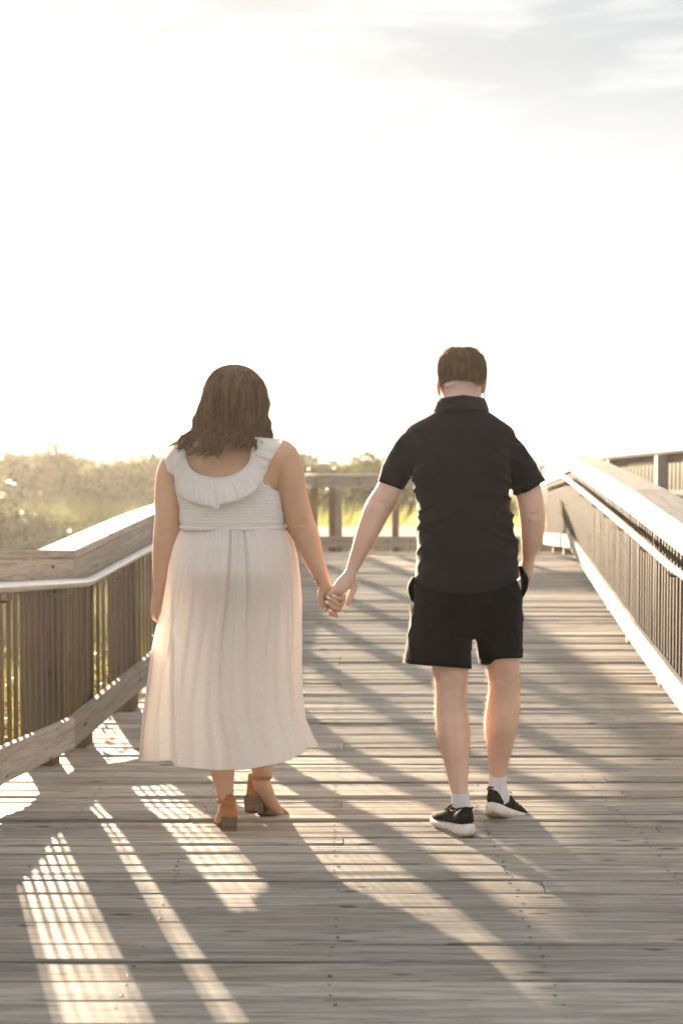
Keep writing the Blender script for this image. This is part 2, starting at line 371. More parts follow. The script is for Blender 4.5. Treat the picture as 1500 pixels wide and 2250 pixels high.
# ------------------------------------------------------------------ fences
def ucube():
    me = bpy.data.meshes.new('baluster')
    e = .5
    v = [(x, y, z) for z in (0, 1) for y in (-e, e) for x in (-e, e)]
    me.from_pydata(v, [], [(0, 2, 3, 1), (4, 5, 7, 6), (0, 1, 5, 4), (2, 6, 7, 3), (0, 4, 6, 2), (1, 3, 7, 5)])
    me.materials.append(M['bar']); return me
UC = ucube()
def mitres(nodes, inward):
    ps = [Vector((n[0], n[1], 0)) for n in nodes]; out = []
    for i in range(len(ps)):
        d0 = (ps[i]-ps[i-1]).normalized() if i else None
        d1 = (ps[i+1]-ps[i]).normalized() if i < len(ps)-1 else None
        d0 = d0 or d1; d1 = d1 or d0
        n0 = Vector((d0.y, -d0.x, 0))*inward; n1 = Vector((d1.y, -d1.x, 0))*inward
        m = (n0+n1).normalized(); out.append(m/max(.3, m.dot(n1)))
    return out
def fence(root, nodes, inward, pipe_z, posts, bars=(None, None), capw=.2, bar_sp=.095, brackets=(), pipe=True, pipe_s=.06, fas=.135):
    mt = mitres(nodes, inward); nod = [Vector((n[0], n[1], EYE-n[2])) for n in nodes]; Rs = [n[3] for n in nodes]
    for i in range(len(nod)-1):
        a, b = nod[i], nod[i+1]; ra, rb = mt[i], mt[i+1]
        beam('cap_rail', a, b, 0, (-capw, 0), (-.038, 0), M['rail'], root, ra, rb, .005, .001)
        beam('top_board', a, b, 0, (-.047, -.009), (-.041-fas, -.041), M['rail'], root, ra, rb, .004, .001)
        az = a-Vector((0, 0, Rs[i])); bz = b-Vector((0, 0, Rs[i+1]))
        beam('kick_board', az, bz, 0, (-.047, -.009), (0, .15), M['rail'], root, ra, rb, .004, .0015)
    # arc along
    seg = [0]
    for i in range(len(nod)-1): seg.append(seg[-1]+(nod[i+1]-nod[i]).length)
    def at(s):
        i = max(0, min(len(nod)-2, int(np.searchsorted(seg, s)-1))); t = (s-seg[i])/(seg[i+1]-seg[i])
        return nod[i].lerp(nod[i+1], t), mt[i].lerp(mt[i+1], t), Rs[i]*(1-t)+Rs[i+1]*t, (nod[i+1]-nod[i]).normalized()
    s = .05; k = 0
    b0 = bars[0] or 0; b1 = bars[1] or 1e9
    while s < seg[-1]:
        p, m, R, d = at(s)
        if b0 < p.y < b1:
            o = bpy.data.objects.new('baluster', UC); col.objects.link(o)
            ang = math.atan2(d.y, d.x)
            z0 = p.z-R+.06; z1 = p.z-.1
            q = p+m*(-.056)
            lean = Matrix.Rotation(rnd.uniform(-.004, .004), 4, 'Y')
            o.matrix_basis = Matrix.Translation((q.x+rnd.uniform(-.002, .002), q.y, z0)) @ lean @ Matrix.Rotation(ang, 4, 'Z') @ Matrix.Diagonal((.015, .015, z1-z0, 1))
            par(o, root)
        s += bar_sp+rnd.uniform(-.004, .004); k += 1
    for py in posts:
        # find s at given y
        lo, hi = 0, seg[-1]
        for _ in range(40):
            mid = (lo+hi)/2
            if at(mid)[0].y < py: lo = mid
            else: hi = mid
        p, m, R, d = at(lo); q = p+m*(-.066-.07)
        hw = .069
        y = Vector((0, 0, 1)).cross(Vector((d.x, d.y, 0))).normalized(); xx = Vector((d.x, d.y, 0)).normalized()
        z0 = -1.15; z1 = p.z-.045; mid = Vector((q.x, q.y, (z0+z1)/2)); hl = (z1-z0)/2
        R4 = Matrix((Vector((0, 0, 1)), y, -xx)).transposed().to_4x4(); R4.translation = mid
        V = []; e = .006
        for zz in (-hl, hl):
            for (u, v) in ((-hw+e, -hw), (hw-e, -hw), (hw, -hw+e), (hw, hw-e), (hw-e, hw), (-hw+e, hw), (-hw, hw-e), (-hw, -hw+e)): V.append((zz, u, v))
        Fc = [(k, (k+1) % 8, 8+(k+1) % 8, 8+k) for k in range(8)]+[tuple(range(7, -1, -1)), tuple(range(8, 16))]
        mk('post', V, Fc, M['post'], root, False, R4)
        # spacer block between kick board and post
        za = p.z-R-.03
        c = p+m*(-.047-.009)
    if pipe:
        pts = []
        for i in range(len(nod)):
            pts.append(nod[i]+mt[i]*pipe_s+Vector((0, 0, pipe_z)))
        # round the bends a little
        rp = [pts[0]]
        for i in range(1, len(pts)-1):
            for t in (-.12, -.06, 0, .06, .12):
                a = pts[i]+(pts[i-1 if t < 0 else i+1]-pts[i]).normalized()*abs(t)
                if t == 0: a = pts[i]*.6+(pts[i]+(pts[i-1]-pts[i]).normalized()*.06)*.2+(pts[i]+(pts[i+1]-pts[i]).normalized()*.06)*.2
                rp.append(a)
        rp.append(pts[-1])
        V, Fc = tube_mesh(rp, .0215, 16); mk('handrail', V, Fc, M['steel'], root)
        for py in brackets:
            lo, hi = 0, seg[-1]
            for _ in range(40):
                mid = (lo+hi)/2
                if at(mid)[0].y < py: lo = mid
                else: hi = mid
            p, m, R, d = at(lo)
            c = p+Vector((0, 0, pipe_z))
            V, Fc = tube_mesh([c+m*pipe_s+Vector((0, 0, -.01)), c+m*pipe_s+Vector((0, 0, -.045)), c+m*(pipe_s-.01)+Vector((0, 0, -.058)), c+m*(-.05)+Vector((0, 0, -.058))], .0075, 8)
            mk('bracket', V, Fc, M['bracket'], root)
fl = empty('boardwalk_railing', (-1.3, 6.9, zd(6.9)), 'weathered timber and metal bar railing with a steel handrail, left of the woman', 'railing')
fence(fl, fenceL, 1, -.155, [3.0, 4.4, 5.76, 6.8, 7.32, 8.14, 9.4, 10.6, 12.1, 13.6, 15.1, 16.6, 18.4], brackets=(5.7, 6.62, 7.45, 8.75, 10, 11.5, 13))
fr = empty('boardwalk_railing', (1.9, 8, zd(8)), 'brightly sunlit timber railing with white pipe handrail, right of the man', 'railing')
fence(fr, fenceR, -1, -.235, [4.4, 5.9, 7.4, 8.9, 10.4, 11.9, 13.4, 15.0, 15.75, 17.2, 18.8], brackets=(7.9, 8.8, 9.8, 10.9, 12, 13.3, 15), capw=.24, bar_sp=.095)
# far railing across the end of the landing: posts, cap, bottom board, no bars
ff = empty('boardwalk_railing', (0, 19, 0), 'low blurred timber railing across the far end, between the man and the woman', 'railing')
farn = [(P(672, 1047, 18.3).x, 18.3), (P(697, 1042, 18.95).x, 18.95), (P(1100, 1042, 18.95).x, 18.95)]
mtf = mitres([(a, b) for a, b in farn], 1)
for i in range(2):
    a = Vector((*farn[i], P(700, 1042, 18.95).z)); b = Vector((*farn[i+1], P(700, 1042, 18.95).z))
    beam('cap_rail', a, b, 0, (0, .22), (-.05, 0), M['rail'], ff, -mtf[i]*-1 if False else Vector((mtf[i].x, mtf[i].y, 0))*-1, Vector((mtf[i+1].x, mtf[i+1].y, 0))*-1, .005)
    beam('top_board', a, b, 0, (.02, .06), (-.18, -.053), M['rail'], ff, -mtf[i], -mtf[i+1], .005)
    beam('kick_board', a, b, 0, (.02, .06), (-.98, -.83), M['rail'], ff, -mtf[i], -mtf[i+1], .005)
for (px, wd, mm) in ((690, .10, 'post'), (729, .09, 'post'), (744, .09, 'rail'), (868, .1, 'post'), (985, .1, 'post'), (1065, .1, 'post')):
    x = P(px, 1100, 19.08).x
    a = Vector((x, 19.10, -1.0)); b = Vector((x, 19.10, P(700, 1042, 18.95).z-.055))
    if px == 744: b.z -= .14
    V = [(zz, u, v) for zz in (0, 1) for (u, v) in ((-1, -1), (1, -1), (1, 1), (-1, 1))]
    R4 = Matrix((Vector((0, 0, 1)), Vector((0, 1, 0)), Vector((-1, 0, 0)))).transposed().to_4x4(); R4.translation = (x, 19.10+(.0 if px != 744 else -.015), -1.0)
    V = [(zz*(b.z-a.z), u*.045, v*wd/2) for zz, u, v in V]
    mk('post', V, [(0, 1, 2, 3), (7, 6, 5, 4), (0, 4, 5, 1), (1, 5, 6, 2), (2, 6, 7, 3), (3, 7, 4, 0)], M[mm], ff, False, R4)
# upper walkway's railing, far right
fe = empty('boardwalk_railing', (3.6, 17, 0), 'shaded grey timber railing of the higher walkway at the far right edge', 'railing')
a = P(1180, 1021, 21.0); b = P(1330, 1003, 18.6); c = P(1640, 972, 15.2)
for p0, p1 in ((a, b), (b, c)):
    beam('cap_rail', p0, p1, 0, (-.2, 0), (-.045, 0), M['rail'], fe, bev=.005)
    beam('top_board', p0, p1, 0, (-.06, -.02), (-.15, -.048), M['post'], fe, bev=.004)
    beam('kick_board', p0, p1, 0, (-.06, -.02), (-1.0, -.86), M['rail'], fe, bev=.004)
    n = int((p1-p0).length/.1)
    for k in range(n):
        q = p0.lerp(p1, (k+.5)/n)
        o = bpy.data.objects.new('baluster', UC); col.objects.link(o)
        o.matrix_basis = Matrix.Translation((q.x+.09, q.y+.05, q.z-.95)) @ Matrix.Diagonal((.016, .016, .85, 1)); par(o, fe)
for px, yy in ((1452, 17.1), (1235, 20.1), (1345, 18.5), (1600, 15.6)):
    t = (px-1180)/(1640-1180); q = P(px, 1010, yy)
    V = [(zz*2.2, u*.07, v*.07) for zz in (0, 1) for (u, v) in ((-1, -1), (1, -1), (1, 1), (-1, 1))]
    R4 = Matrix((Vector((0, 0, 1)), Vector((0, 1, 0)), Vector((-1, 0, 0)))).transposed().to_4x4(); ztop = np.interp(px, [1180, 1330, 1640], [a.z, b.z, c.z])-.05
    R4.translation = (q.x, yy-.02, ztop-2.2)
    mk('post', V, [(0, 1, 2, 3), (7, 6, 5, 4), (0, 4, 5, 1), (1, 5, 6, 2), (2, 6, 7, 3), (3, 7, 4, 0)], M['rail'], fe, False, R4)
uw = empty('upper_walkway', (4.6, 14, .9), kind='structure')
for k in range(26):
    y0 = 12.6+k*.15
    x0 = P(1462, 1080, y0).x
    beam('plank', (x0, y0, .95), (x0+2.6, y0, .95), 0, (-.07, .07), (-.038, 0), M['deck'], uw)

# ------------------------------------------------------------------ vegetation
def blades(name, base, h, wd, lean, m, seg=2, wind=(.25, 0)):
    n = len(base); base = np.asarray(base); h = h[:, None]
    ang = rng.uniform(0, 2*np.pi, n); dx = np.stack([np.cos(ang), np.sin(ang), 0*ang], 1)
    ln = rng.normal(0, lean, (n, 2))+np.array(wind)
    V = []
    for k in range(seg+1):
        t = k/seg
        c = base+np.concatenate([ln*h*t*t, h*t*(1-.15*t)], 1)
        wk = (wd[:, None]*(1-t)**.7+.0005)
        V.append(c-dx*wk); V.append(c+dx*wk)
    V = np.stack(V, 1); k2 = V.shape[1]; V = V.reshape(-1, 3)
    b0 = np.arange(n)*k2; Fs = []
    for k in range(seg): Fs.append(np.stack([b0+2*k, b0+2*k+1, b0+2*k+3, b0+2*k+2], 1))
    return mk_np(name, V, np.concatenate(Fs), m)
def leaves(cen, size, flat=.4):
    n = len(cen); a = rng.normal(size=(n, 3)); a[:, 2] *= flat; a /= np.linalg.norm(a, axis=1)[:, None]
    b = rng.normal(size=(n, 3)); b -= (b*a).sum(1)[:, None]*a; b /= np.linalg.norm(b, axis=1)[:, None]
    s = size[:, None]
    V = np.stack([cen-a*s, cen-b*s*.45, cen+a*s, cen+b*s*.45], 1).reshape(-1, 3)
    return V, np.arange(n*4).reshape(-1, 4)
# dune grass over the whole ground
def grass_pts(n, x0, x1, y0, y1, near=1.6):
    Yv = y0+(y1-y0)*rng.random(n)**near; Xv = x0+(x1-x0)*rng.random(n)
    Xv = Xv*(.35+.65*Yv/y1)
    ok = ~((Xv > np.interp(Yv, [2, 19], [-1.75, -.8])) & (Xv < 3.1) & (Yv < 19.6))
    Xv, Yv = Xv[ok], Yv[ok]
    return np.array([(x, y, terr(x, y)-.02) for x, y in zip(Xv, Yv)])
g = grass_pts(90000, -26, 16, 6, 58)
d = np.array([noise.noise(Vector((p[0]*.35, p[1]*.35, 1.7))) for p in g])
hh = rng.uniform(.35, .75, len(g))*(1+.5*d)*np.interp(g[:, 1], [10, 30, 45], [1, .75, .45])
tag(blades('dune_grass', g, hh, .006+.0007*g[:, 1], .22, M['grass']), 'tall dune grass glowing in the low sun behind the railings', 'grass', kind='stuff')
g = grass_pts(22000, -1.5, 9, 20, 30, 1.0); 
tag(blades('reed_grass', g, rng.uniform(.6, 1.35, len(g)), np.full(len(g), .013), .12, M['reed']), 'bright green reeds behind the low far railing', 'reeds', kind='stuff')
# shrub thicket along the ridge
def thicket(name, label, spots, m):
    C = []; S = []
    for (x, y, r, hgt) in spots:
        z0 = terr(x, y); k = int(600*r*hgt)
        p = rng.normal(size=(k, 3)); p /= np.linalg.norm(p, axis=1)[:, None]; p *= (rng.random(k)**.45)[:, None]
        lump = np.array([1+.35*noise.noise(Vector((q[0]*2.2+x, q[1]*2.2+y, q[2]*2.2))) for q in p])
        p *= lump[:, None]
        c = np.array([x, y, z0+hgt*.35])+p*np.array([r, r, hgt*.75])
        C.append(c); S.append(rng.uniform(.05, .12, k))
    V, Fc = leaves(np.concatenate(C), np.concatenate(S))
    o = mk_np(name, V, Fc, m)
    return tag(o, label, 'shrubs', kind='stuff')
sp1 = []
for k in range(75):
    x = rnd.uniform(-14, -2.5); y = rnd.uniform(37, 47); sp1.append((x, y, rnd.uniform(.45, 1.3), rnd.choice([.25, .4, .6, .85])*rnd.uniform(.8, 1.15)))
for k in range(10): sp1.append((rnd.uniform(-9.6, -7.4), rnd.uniform(36, 41), .8, rnd.uniform(.8, 1.25)))
for k in range(9): sp1.append((rnd.uniform(-7.6, -6.6), rnd.uniform(25, 28), .55, rnd.uniform(.9, 1.5)))
for k in range(34):
    t = .25+.75*rnd.random(); sp1.append((-8.2+5.6*t+rnd.uniform(-.5, .5), 27+rnd.uniform(-2, 2), rnd.uniform(.35, .7), rnd.uniform(.35, .75)*(1.25-.5*t)))
thicket('shrub_thicket', 'hazy olive shrubs along the dune ridge at the left', sp1, M['shrub'])
sp2 = []
for k in range(80):
    x = rnd.uniform(-2.4, 3.4); y = rnd.uniform(32, 42); sp2.append((x, y, rnd.uniform(.4, 1.1), rnd.uniform(.45, 1.0)))
thicket('shrub_thicket', 'dark green shrub mass behind the couple\'s joined arms', sp2, M['shrub'])
# undergrowth right outside the left railing
C = []; S = []
for k in range(16000):
    y = rnd.uniform(4.6, 11.5); x = fxL(y)-.3-abs(rnd.gauss(0, .55)); z = -1.0+rnd.random()**.8*1.25*(.75+.35*noise.noise(Vector((x*2, y*2, 0))))
    C.append((x, y, z)); S.append(rnd.uniform(.012, .03))
V, Fc = leaves(np.array(C), np.array(S), 1.0)
tag(mk_np('undergrowth', V, Fc, M['under']), 'sunlit leafy undergrowth just outside the left railing', 'plants', kind='stuff')

# ------------------------------------------------------------------ body building
def ring_tube(rows, per=5, sides=28, power=2.0, level=False):
    """rows: (center Vector, a, b) a across (screen), b in depth; oval tube with closed ends"""
    arr = crom([(c[0], c[1], c[2], a, b) for c, a, b in rows], per); n = len(arr); V = []; Fc = []
    C = [Vector(r[:3]) for r in arr]
    for i, r in enumerate(arr):
        t = (C[min(i+1, n-1)]-C[max(i-1, 0)]).normalized()
        u = t.cross(Vector((0, 1, 0)))
        if u.length < .2: u = Vector((1, 0, 0))
        u.normalize(); v = t.cross(u).normalized()
        if level: u = Vector((1, 0, 0)); v = Vector((0, 1, 0))
        for k in range(sides):
            th = 2*math.pi*k/sides; c_, s_ = math.cos(th), math.sin(th); q = 2/power
            V.append(C[i]+u*max(r[3], .001)*math.copysign(abs(c_)**q, c_)+v*max(r[4], .001)*math.copysign(abs(s_)**q, s_))
    for i in range(n-1):
        for k in range(sides): Fc.append((i*sides+k, i*sides+(k+1) % sides, (i+1)*sides+(k+1) % sides, (i+1)*sides+k))
    i0 = len(V); V.append(C[0]); V.append(C[-1])
    for k in range(sides):
        Fc.append((i0, (k+1) % sides, k)); Fc.append((i0+1, (n-1)*sides+k, (n-1)*sides+(k+1) % sides))
    return V, Fc
def limb(rows, dflt=1.0, per=5, sides=24):
    """rows: (px, py, Y, r_px[, depth_ratio])"""
    out = []
    for r in rows:
        a = r[3]*r[2]/F; out.append((P(r[0], r[1], r[2]), a, a*(r[4] if len(r) > 4 else dflt)))
    return ring_tube(out, per, sides)
def trunk(rows, per=4, sides=48, power=2.2):
    """rows: (py, xl, xr, Y, b)"""
    out = [(P((r[1]+r[2])/2, r[0], r[3]), (r[2]-r[1])/2*r[3]/F, r[4]) for r in rows]
    return ring_tube(out, per, sides, power, True)
def ball(c, r, n=16):
    rows = [(Vector(c)+Vector((0, 0, -r[2]*math.cos(math.pi*k/n))), r[0]*math.sin(math.pi*k/n)+.0005, r[1]*math.sin(math.pi*k/n)+.0005) for k in range(n+1)]
    return ring_tube(rows, 1, 20)
def solid(name, parts, m, parent, voxel=.005, smooth=6, disp=None, post=None):
    V = []; Fc = []
    for v, f in parts:
        o = len(V); V += list(v); Fc += [tuple(i+o for i in q) for q in f]
    me = bpy.data.meshes.new('t'); me.from_pydata([tuple(x) for x in V], [], Fc)
    bm = bmesh.new(); bm.from_mesh(me); bmesh.ops.recalc_face_normals(bm, faces=bm.faces); bm.to_mesh(me); bm.free()
    ob = bpy.data.objects.new('t', me); col.objects.link(ob)
    r = ob.modifiers.new('r', 'REMESH'); r.mode = 'VOXEL'; r.voxel_size = voxel; r.use_smooth_shade = True
    s = ob.modifiers.new('s', 'SMOOTH'); s.factor = .5; s.iterations = smooth
    dg = bpy.context.evaluated_depsgraph_get(); me2 = bpy.data.meshes.new_from_object(ob.evaluated_get(dg))
    bpy.data.objects.remove(ob); bpy.data.meshes.remove(me)
    if disp or post:
        nv = len(me2.vertices); co = np.empty(nv*3, np.float32); me2.vertices.foreach_get('co', co); co = co.reshape(-1, 3)
        no = np.empty(nv*3, np.float32); me2.vertices.foreach_get('normal', no); no = no.reshape(-1, 3)
        if disp:
            d = np.array([disp(Vector(c), Vector(k)) for c, k in zip(co.tolist(), no.tolist())]); co += no*d[:, None]
        if post: co = post(co)
        me2.vertices.foreach_set('co', co.astype(np.float32).ravel()); me2.update()
    me2.materials.clear(); me2.materials.append(m); me2.shade_smooth(); me2.name = name
    o = bpy.data.objects.new(name, me2); col.objects.link(o); par(o, parent)
    return o
def bvh(*obs):
    V = []; Fc = []
    for o in obs:
        k = len(V); V += [v.co.copy() for v in o.data.vertices]; Fc += [tuple(i+k for i in p.vertices) for p in o.data.polygons]
    return BVHTree.FromPolygons(V, Fc)
def hit(tree, px, py, dflt=5.3):
    d = (P(px, py, 5)-Vector((0, 0, EYE))).normalized()
    h = tree.ray_cast(Vector((0, 0, EYE)), d)
    return (h[0], h[1]) if h[0] is not None else (P(px, py, dflt), Vector((0, -1, 0)))
def proj(co):
    """world -> photo px"""
    x = co[:, 0]; y = co[:, 1]; z = co[:, 2]-EYE
    dep = y*cp-z*sp; up = y*sp+z*cp
    return 750+F*x/dep, 1125-F*up/dep, dep
def strands(name, S, r, m, parent, kind='stuff', sides=3):
    """S (n,k,3) ; r (k,) or (n,k)"""
    n, k, _ = S.shape; T = np.gradient(S, axis=1); T /= np.linalg.norm(T, axis=2)[..., None]+1e-9
    ref = np.tile(np.array([.31, .87, .38]), (n, k, 1)); U = np.cross(T, ref); U /= np.linalg.norm(U, axis=2)[..., None]+1e-9; W = np.cross(T, U)
    r = np.broadcast_to(r, (n, k))[..., None]
    V = np.stack([S+U*np.cos(2*np.pi*j/sides)*r+W*np.sin(2*np.pi*j/sides)*r for j in range(sides)], 2)
    idx = np.arange(n*k*sides).reshape(n, k, sides); Fs = []
    for j in range(sides):
        j2 = (j+1) % sides
        Fs.append(np.stack([idx[:, :-1, j], idx[:, :-1, j2], idx[:, 1:, j2], idx[:, 1:, j]], -1).reshape(-1, 4))
    o = mk_np(name, V.reshape(-1, 3), np.concatenate(Fs), m, parent, True)
    if kind: o['kind'] = kind
    return o
def fuzz(name, ob, m, parent, test, n, ln=(.006, .014)):
    me = ob.data; nv = len(me.vertices); co = np.empty(nv*3, np.float32); me.vertices.foreach_get('co', co); co = co.reshape(-1, 3)
    no = np.empty(nv*3, np.float32); me.vertices.foreach_get('normal', no); no = no.reshape(-1, 3)
    px, py, _ = proj(co); ok = np.where(test(px, py, co))[0]
    pick = rng.choice(ok, min(n, len(ok)), replace=False)
    c = co[pick]; q = no[pick]; l = rng.uniform(*ln, len(pick))[:, None]
    dr = rng.normal(0, .35, q.shape); dr[:, 2] -= .9
    S = np.stack([c-q*.001, c+(q*.6+dr*.25)*l*.6, c+(q*.75+dr*.75)*l], 1)
    return strands(name, S, np.array([.00032, .00028, .00012])[None, :], m, parent)

def dents(lst):
    def f(co):
        px, py, dep = proj(co); Ym = None
        for (x, y, sx, sy, amp) in lst:
            g_ = np.exp(-((px-x)/sx)**2-((py-y)/sy)**2); co[:, 1] += (amp*g_).astype(np.float32)
        return co
    return f
# ------------------------------------------------------------------ WOMAN
gw = G(503, 1832)
wm = empty('person', (-.35, 5.3, zd(5.3)), 'woman in a cream ruffled midi dress and tan heeled sandals walking away', 'person')
YW = 5.36
wt = [(962, 478, 540, YW, .05), (970, 440, 585, YW, .07), (978, 405, 618, YW, .09), (992, 382, 640, YW, .115), (1015, 376, 640, YW, .13), (1045, 386, 622, YW, .145),
      (1080, 396, 612, YW, .155), (1115, 402, 614, YW, .16), (1157, 404, 618, YW, .165), (1190, 405, 625, YW, .16), (1235, 405, 632, YW, .165), (1300, 408, 630, YW, .16), (1360, 415, 620, YW, .15), (1400, 430, 600, YW, .12)]
parts = [trunk(wt)]
parts.append(limb([(508, 900, YW, 31), (507, 935, YW, 31), (505, 965, YW, 40), (505, 990, YW+.01, 50)], 1.05))
parts.append(trunk([(815, 485, 545, YW+.02, .03), (830, 470, 562, YW+.02, .08), (855, 463, 572, YW+.02, .095), (885, 463, 573, YW+.02, .1), (915, 473, 565, YW+.03, .09), (935, 490, 545, YW+.05, .05)], 4, 32, 2.0))
parts.append(limb([(512, 885, YW+.10, 7), (514, 893, YW+.125, 7), (514, 900, YW+.11, 6)], 1, 3, 12))   # nose
# right-hand side arm (towards the man)
parts.append(limb([(600, 995, YW, 34), (622, 1003, YW-.005, 34), (635, 1035, YW-.01, 33), (641, 1080, YW-.015, 32.5), (653, 1128, YW-.02, 32), (664, 1158, YW-.02, 30), (677, 1190, YW-.03, 27.5), (691, 1230, YW-.04, 22), (705, 1264, YW-.05, 16.5), (713, 1284, YW-.06, 14.5, .8)]))
# left arm
parts.append(limb([(410, 1000, YW, 32), (388, 1010, YW, 30), (374, 1045, YW, 30), (370, 1090, YW, 30), (371, 1135, YW, 30), (367, 1170, YW+.005, 29), (361, 1215, YW+.02, 25.5), (357, 1265, YW+.035, 20), (353, 1298, YW+.045, 15.5, .9)]))
# left hand, relaxed
parts.append(limb([(353, 1295, YW+.045, 15, .9), (350, 1318, YW+.05, 17, .6), (347, 1338, YW+.055, 17, .55), (345, 1348, YW+.06, 15, .5)], 1, 4, 16))
for i, (x, l, dy) in enumerate([(336.5, 22, 0), (343, 27, .012), (350, 25, .024), (357, 20, .034)]):
    parts.append(limb([(x+3, 1340, YW+.05+dy*.5, 6.2), (x+1, 1340+l*.5, YW+.062+dy, 5.8), (x+3, 1340+l*.85, YW+.08+dy, 5.2), (x+6, 1340+l, YW+.095+dy, 4.4)], 1, 4, 12))
parts.append(limb([(356, 1308, YW+.06, 8), (361, 1325, YW+.085, 7), (361, 1342, YW+.105, 5.5)], 1, 4, 12))
# joined hand: palm and fingers that wrap round his hand
YH = YW-.07
parts.append(limb([(713, 1282, YH+.01, 14.5, .8), (716, 1297, YH+.01, 16.5, .6), (721, 1312, YH+.015, 17, .5), (726, 1324, YH+.02, 15, .5)], 1, 4, 16))
fing = [((733, 1303), (748, 1306), (753, 1315), (742, 1314), (731, 1308.5), 4.7), ((732, 1314), (748, 1320), (750, 1330), (737, 1324), (720, 1312.5), 4.8),
        ((728, 1322), (742, 1332), (745, 1341), (732, 1334), (716, 1322.5), 4.9), ((724, 1328), (734, 1346), (739, 1354), (732, 1349), (723, 1341), 4.4)]
nails = []
for (a, b, c, d_, e, r) in fing:
    parts.append(limb([(*a, YH+.015, r+.6), (*b, YH+.002, r+.6), (*c, YH-.02, r+.3), (*d_, YH-.034, r), (*e, YH-.036, r*.82)], 1, 4, 12))
    nails.append((e, d_, r))
parts.append(limb([(706, 1298, YH+.012, 8), (704, 1312, YH+.0, 7.5), (708, 1326, YH-.01, 6.5), (714, 1336, YH-.012, 5)], 1, 4, 12))   # thumb side
# legs and feet
parts.append(limb([(462, 1330, YW, 50), (470, 1440, YW-.01, 42), (480, 1540, YW-.04, 36), (486, 1600, YW-.06, 37), (488, 1650, YW-.07, 33), (489, 1694, YW-.075, 27), (494, 1730, YW-.065, 20), (497, 1757, YW-.058, 17), (502, 1778, YW-.052, 15), (504, 1793, YW-.05, 12)], 1.0))
parts.append(limb([(567, 1330, YW, 50), (566, 1440, YW+.01, 42), (568, 1540, YW+.04, 36), (572, 1600, YW+.06, 36), (575, 1650, YW+.08, 30), (576, 1692, YW+.10, 23.5), (573, 1715, YW+.105, 19), (570, 1731, YW+.105, 15.5), (565, 1741, YW+.10, 11)], 1.0))
parts.append(limb([(572, 1712, YW+.10, 20), (582, 1738, YW+.11, 19), (594, 1760, YW+.13, 15), (606, 1777, YW+.16, 13), (617, 1790, YW+.19, 10.5)], .9, 4, 16))
parts.append(limb([(499, 1778, YW-.05, 14), (492, 1790, YW-.03, 16), (487, 1800, YW+.02, 15), (484, 1806, YW+.07, 15, .6), (483, 1808, YW+.11, 14, .5)], .9, 4, 16))
wbody = solid('body', parts, M['skin_w'], wm, .0034, 5, None, dents([(667, 1148, 9, 9, .006), (655, 1153, 16, 2.6, .004), (650, 1162, 13, 2.4, .003), (675, 1140, 7, 12, -.003),
    (368, 1168, 20, 2.6, .004), (366, 1176, 14, 2.4, .002), (492, 1015, 6, 34, .004), (460, 1030, 16, 20, -.003), (530, 1020, 16, 22, -.003), (607, 1050, 4, 22, .006),
    (712, 1284, 12, 2.2, .002), (489, 1730, 3, 22, -.003), (481, 1735, 4, 18, .003), (503, 1735, 4, 18, .003)]))
WB = bvh(wbody)
# nails
for (e, d_, r) in nails:
    p = P(e[0]+1.2, e[1]+.8, YH-.036-r*.8*YH/F*.9)
    ax = (P(*e, YH)-P(*d_, YH)).normalized()
    V = []; up = ax.cross(Vector((0, -1, 0))).normalized()
    for k in range(14):
        th = 2*math.pi*k/14; c_, s_ = math.cos(th), math.sin(th)
        V.append(p+ax*c_*.0075+up*s_*.0052+Vector((0, .0022*(s_*s_), 0)))
    V.append(p+Vector((0, -.0018, 0)))
    mk('fingernail', V, [(14, k, (k+1) % 14) for k in range(14)], M['nailpolish'], wm)
# tattoo sprig on the wrist
V = []; Fc = []
def addt(pts, r):
    hs = [hit(WB, *p) for p in pts]; q = [h[0]+h[1]*.0006 for h in hs]
    v, f = tube_mesh(q, r, 5); k = len(V); V.extend(v); Fc.extend([tuple(i+k for i in g_) for g_ in f])
addt([(686.5, 1271), (690, 1275), (694, 1279), (697, 1284), (699, 1288)], .0008)
for (a, b) in (((690, 1275), (693, 1269.5)), ((694, 1278), (700, 1273.5)), ((694, 1278), (689.5, 1280)), ((697, 1283), (702, 1281)), ((699, 1287), (702.5, 1286)), ((697, 1283), (694.5, 1286.5)), ((688, 1273), (690.5, 1268.5))):
    addt([a, ((a[0]+b[0])/2, (a[1]+b[1])/2), b], [.0005, .0019, .0005])
o = mk('tattoo', V, Fc, M['ink'], wm); o['label'] = 'small dark leafy sprig tattoo on the inner wrist'

# bodice: smocked tube fitted on the torso
def lerp_tab(tab, x, c=1):
    return float(np.interp(x, [t[0] for t in tab], [t[c] for t in tab]))
def trunk_pt(tab, py, th, off, power=2.2):
    xl, xr, Yc, b = (lerp_tab(tab, py, c) for c in (1, 2, 3, 4))
    c0 = P((xl+xr)/2, py, Yc); a = (xr-xl)/2*Yc/F+off; b += off; q = 2/power; c_, s_ = math.cos(th), math.sin(th)
    return Vector((c0.x+a*math.copysign(abs(c_)**q, c_), c0.y+b*math.copysign(abs(s_)**q, s_), c0.z))
bt = [(950, 404, 616, YW, .11), (992, 390, 622, YW, .125), (1015, 388, 612, YW, .14), (1045, 388, 608, YW, .152), (1080, 392, 612, YW, .162), (1115, 401, 618, YW, .167), (1150, 401, 622, YW, .172), (1160, 400, 623, YW, .175)]
neck = [(396, 965), (405, 985), (409, 1010), (418, 1030), (436, 1043), (462, 1050), (485, 1051), (510, 1046), (532, 1034), (547, 1018), (553, 998), (557, 975), (560, 960)]
def necky(x): return float(np.interp(x, [396, 405, 409, 418, 436, 462, 485, 510, 532, 547, 553, 557, 560], [950, 985, 1010, 1030, 1043, 1050, 1051, 1046, 1034, 1018, 998, 975, 955]))
nr, ns = 130, 220; V = []; keep = []
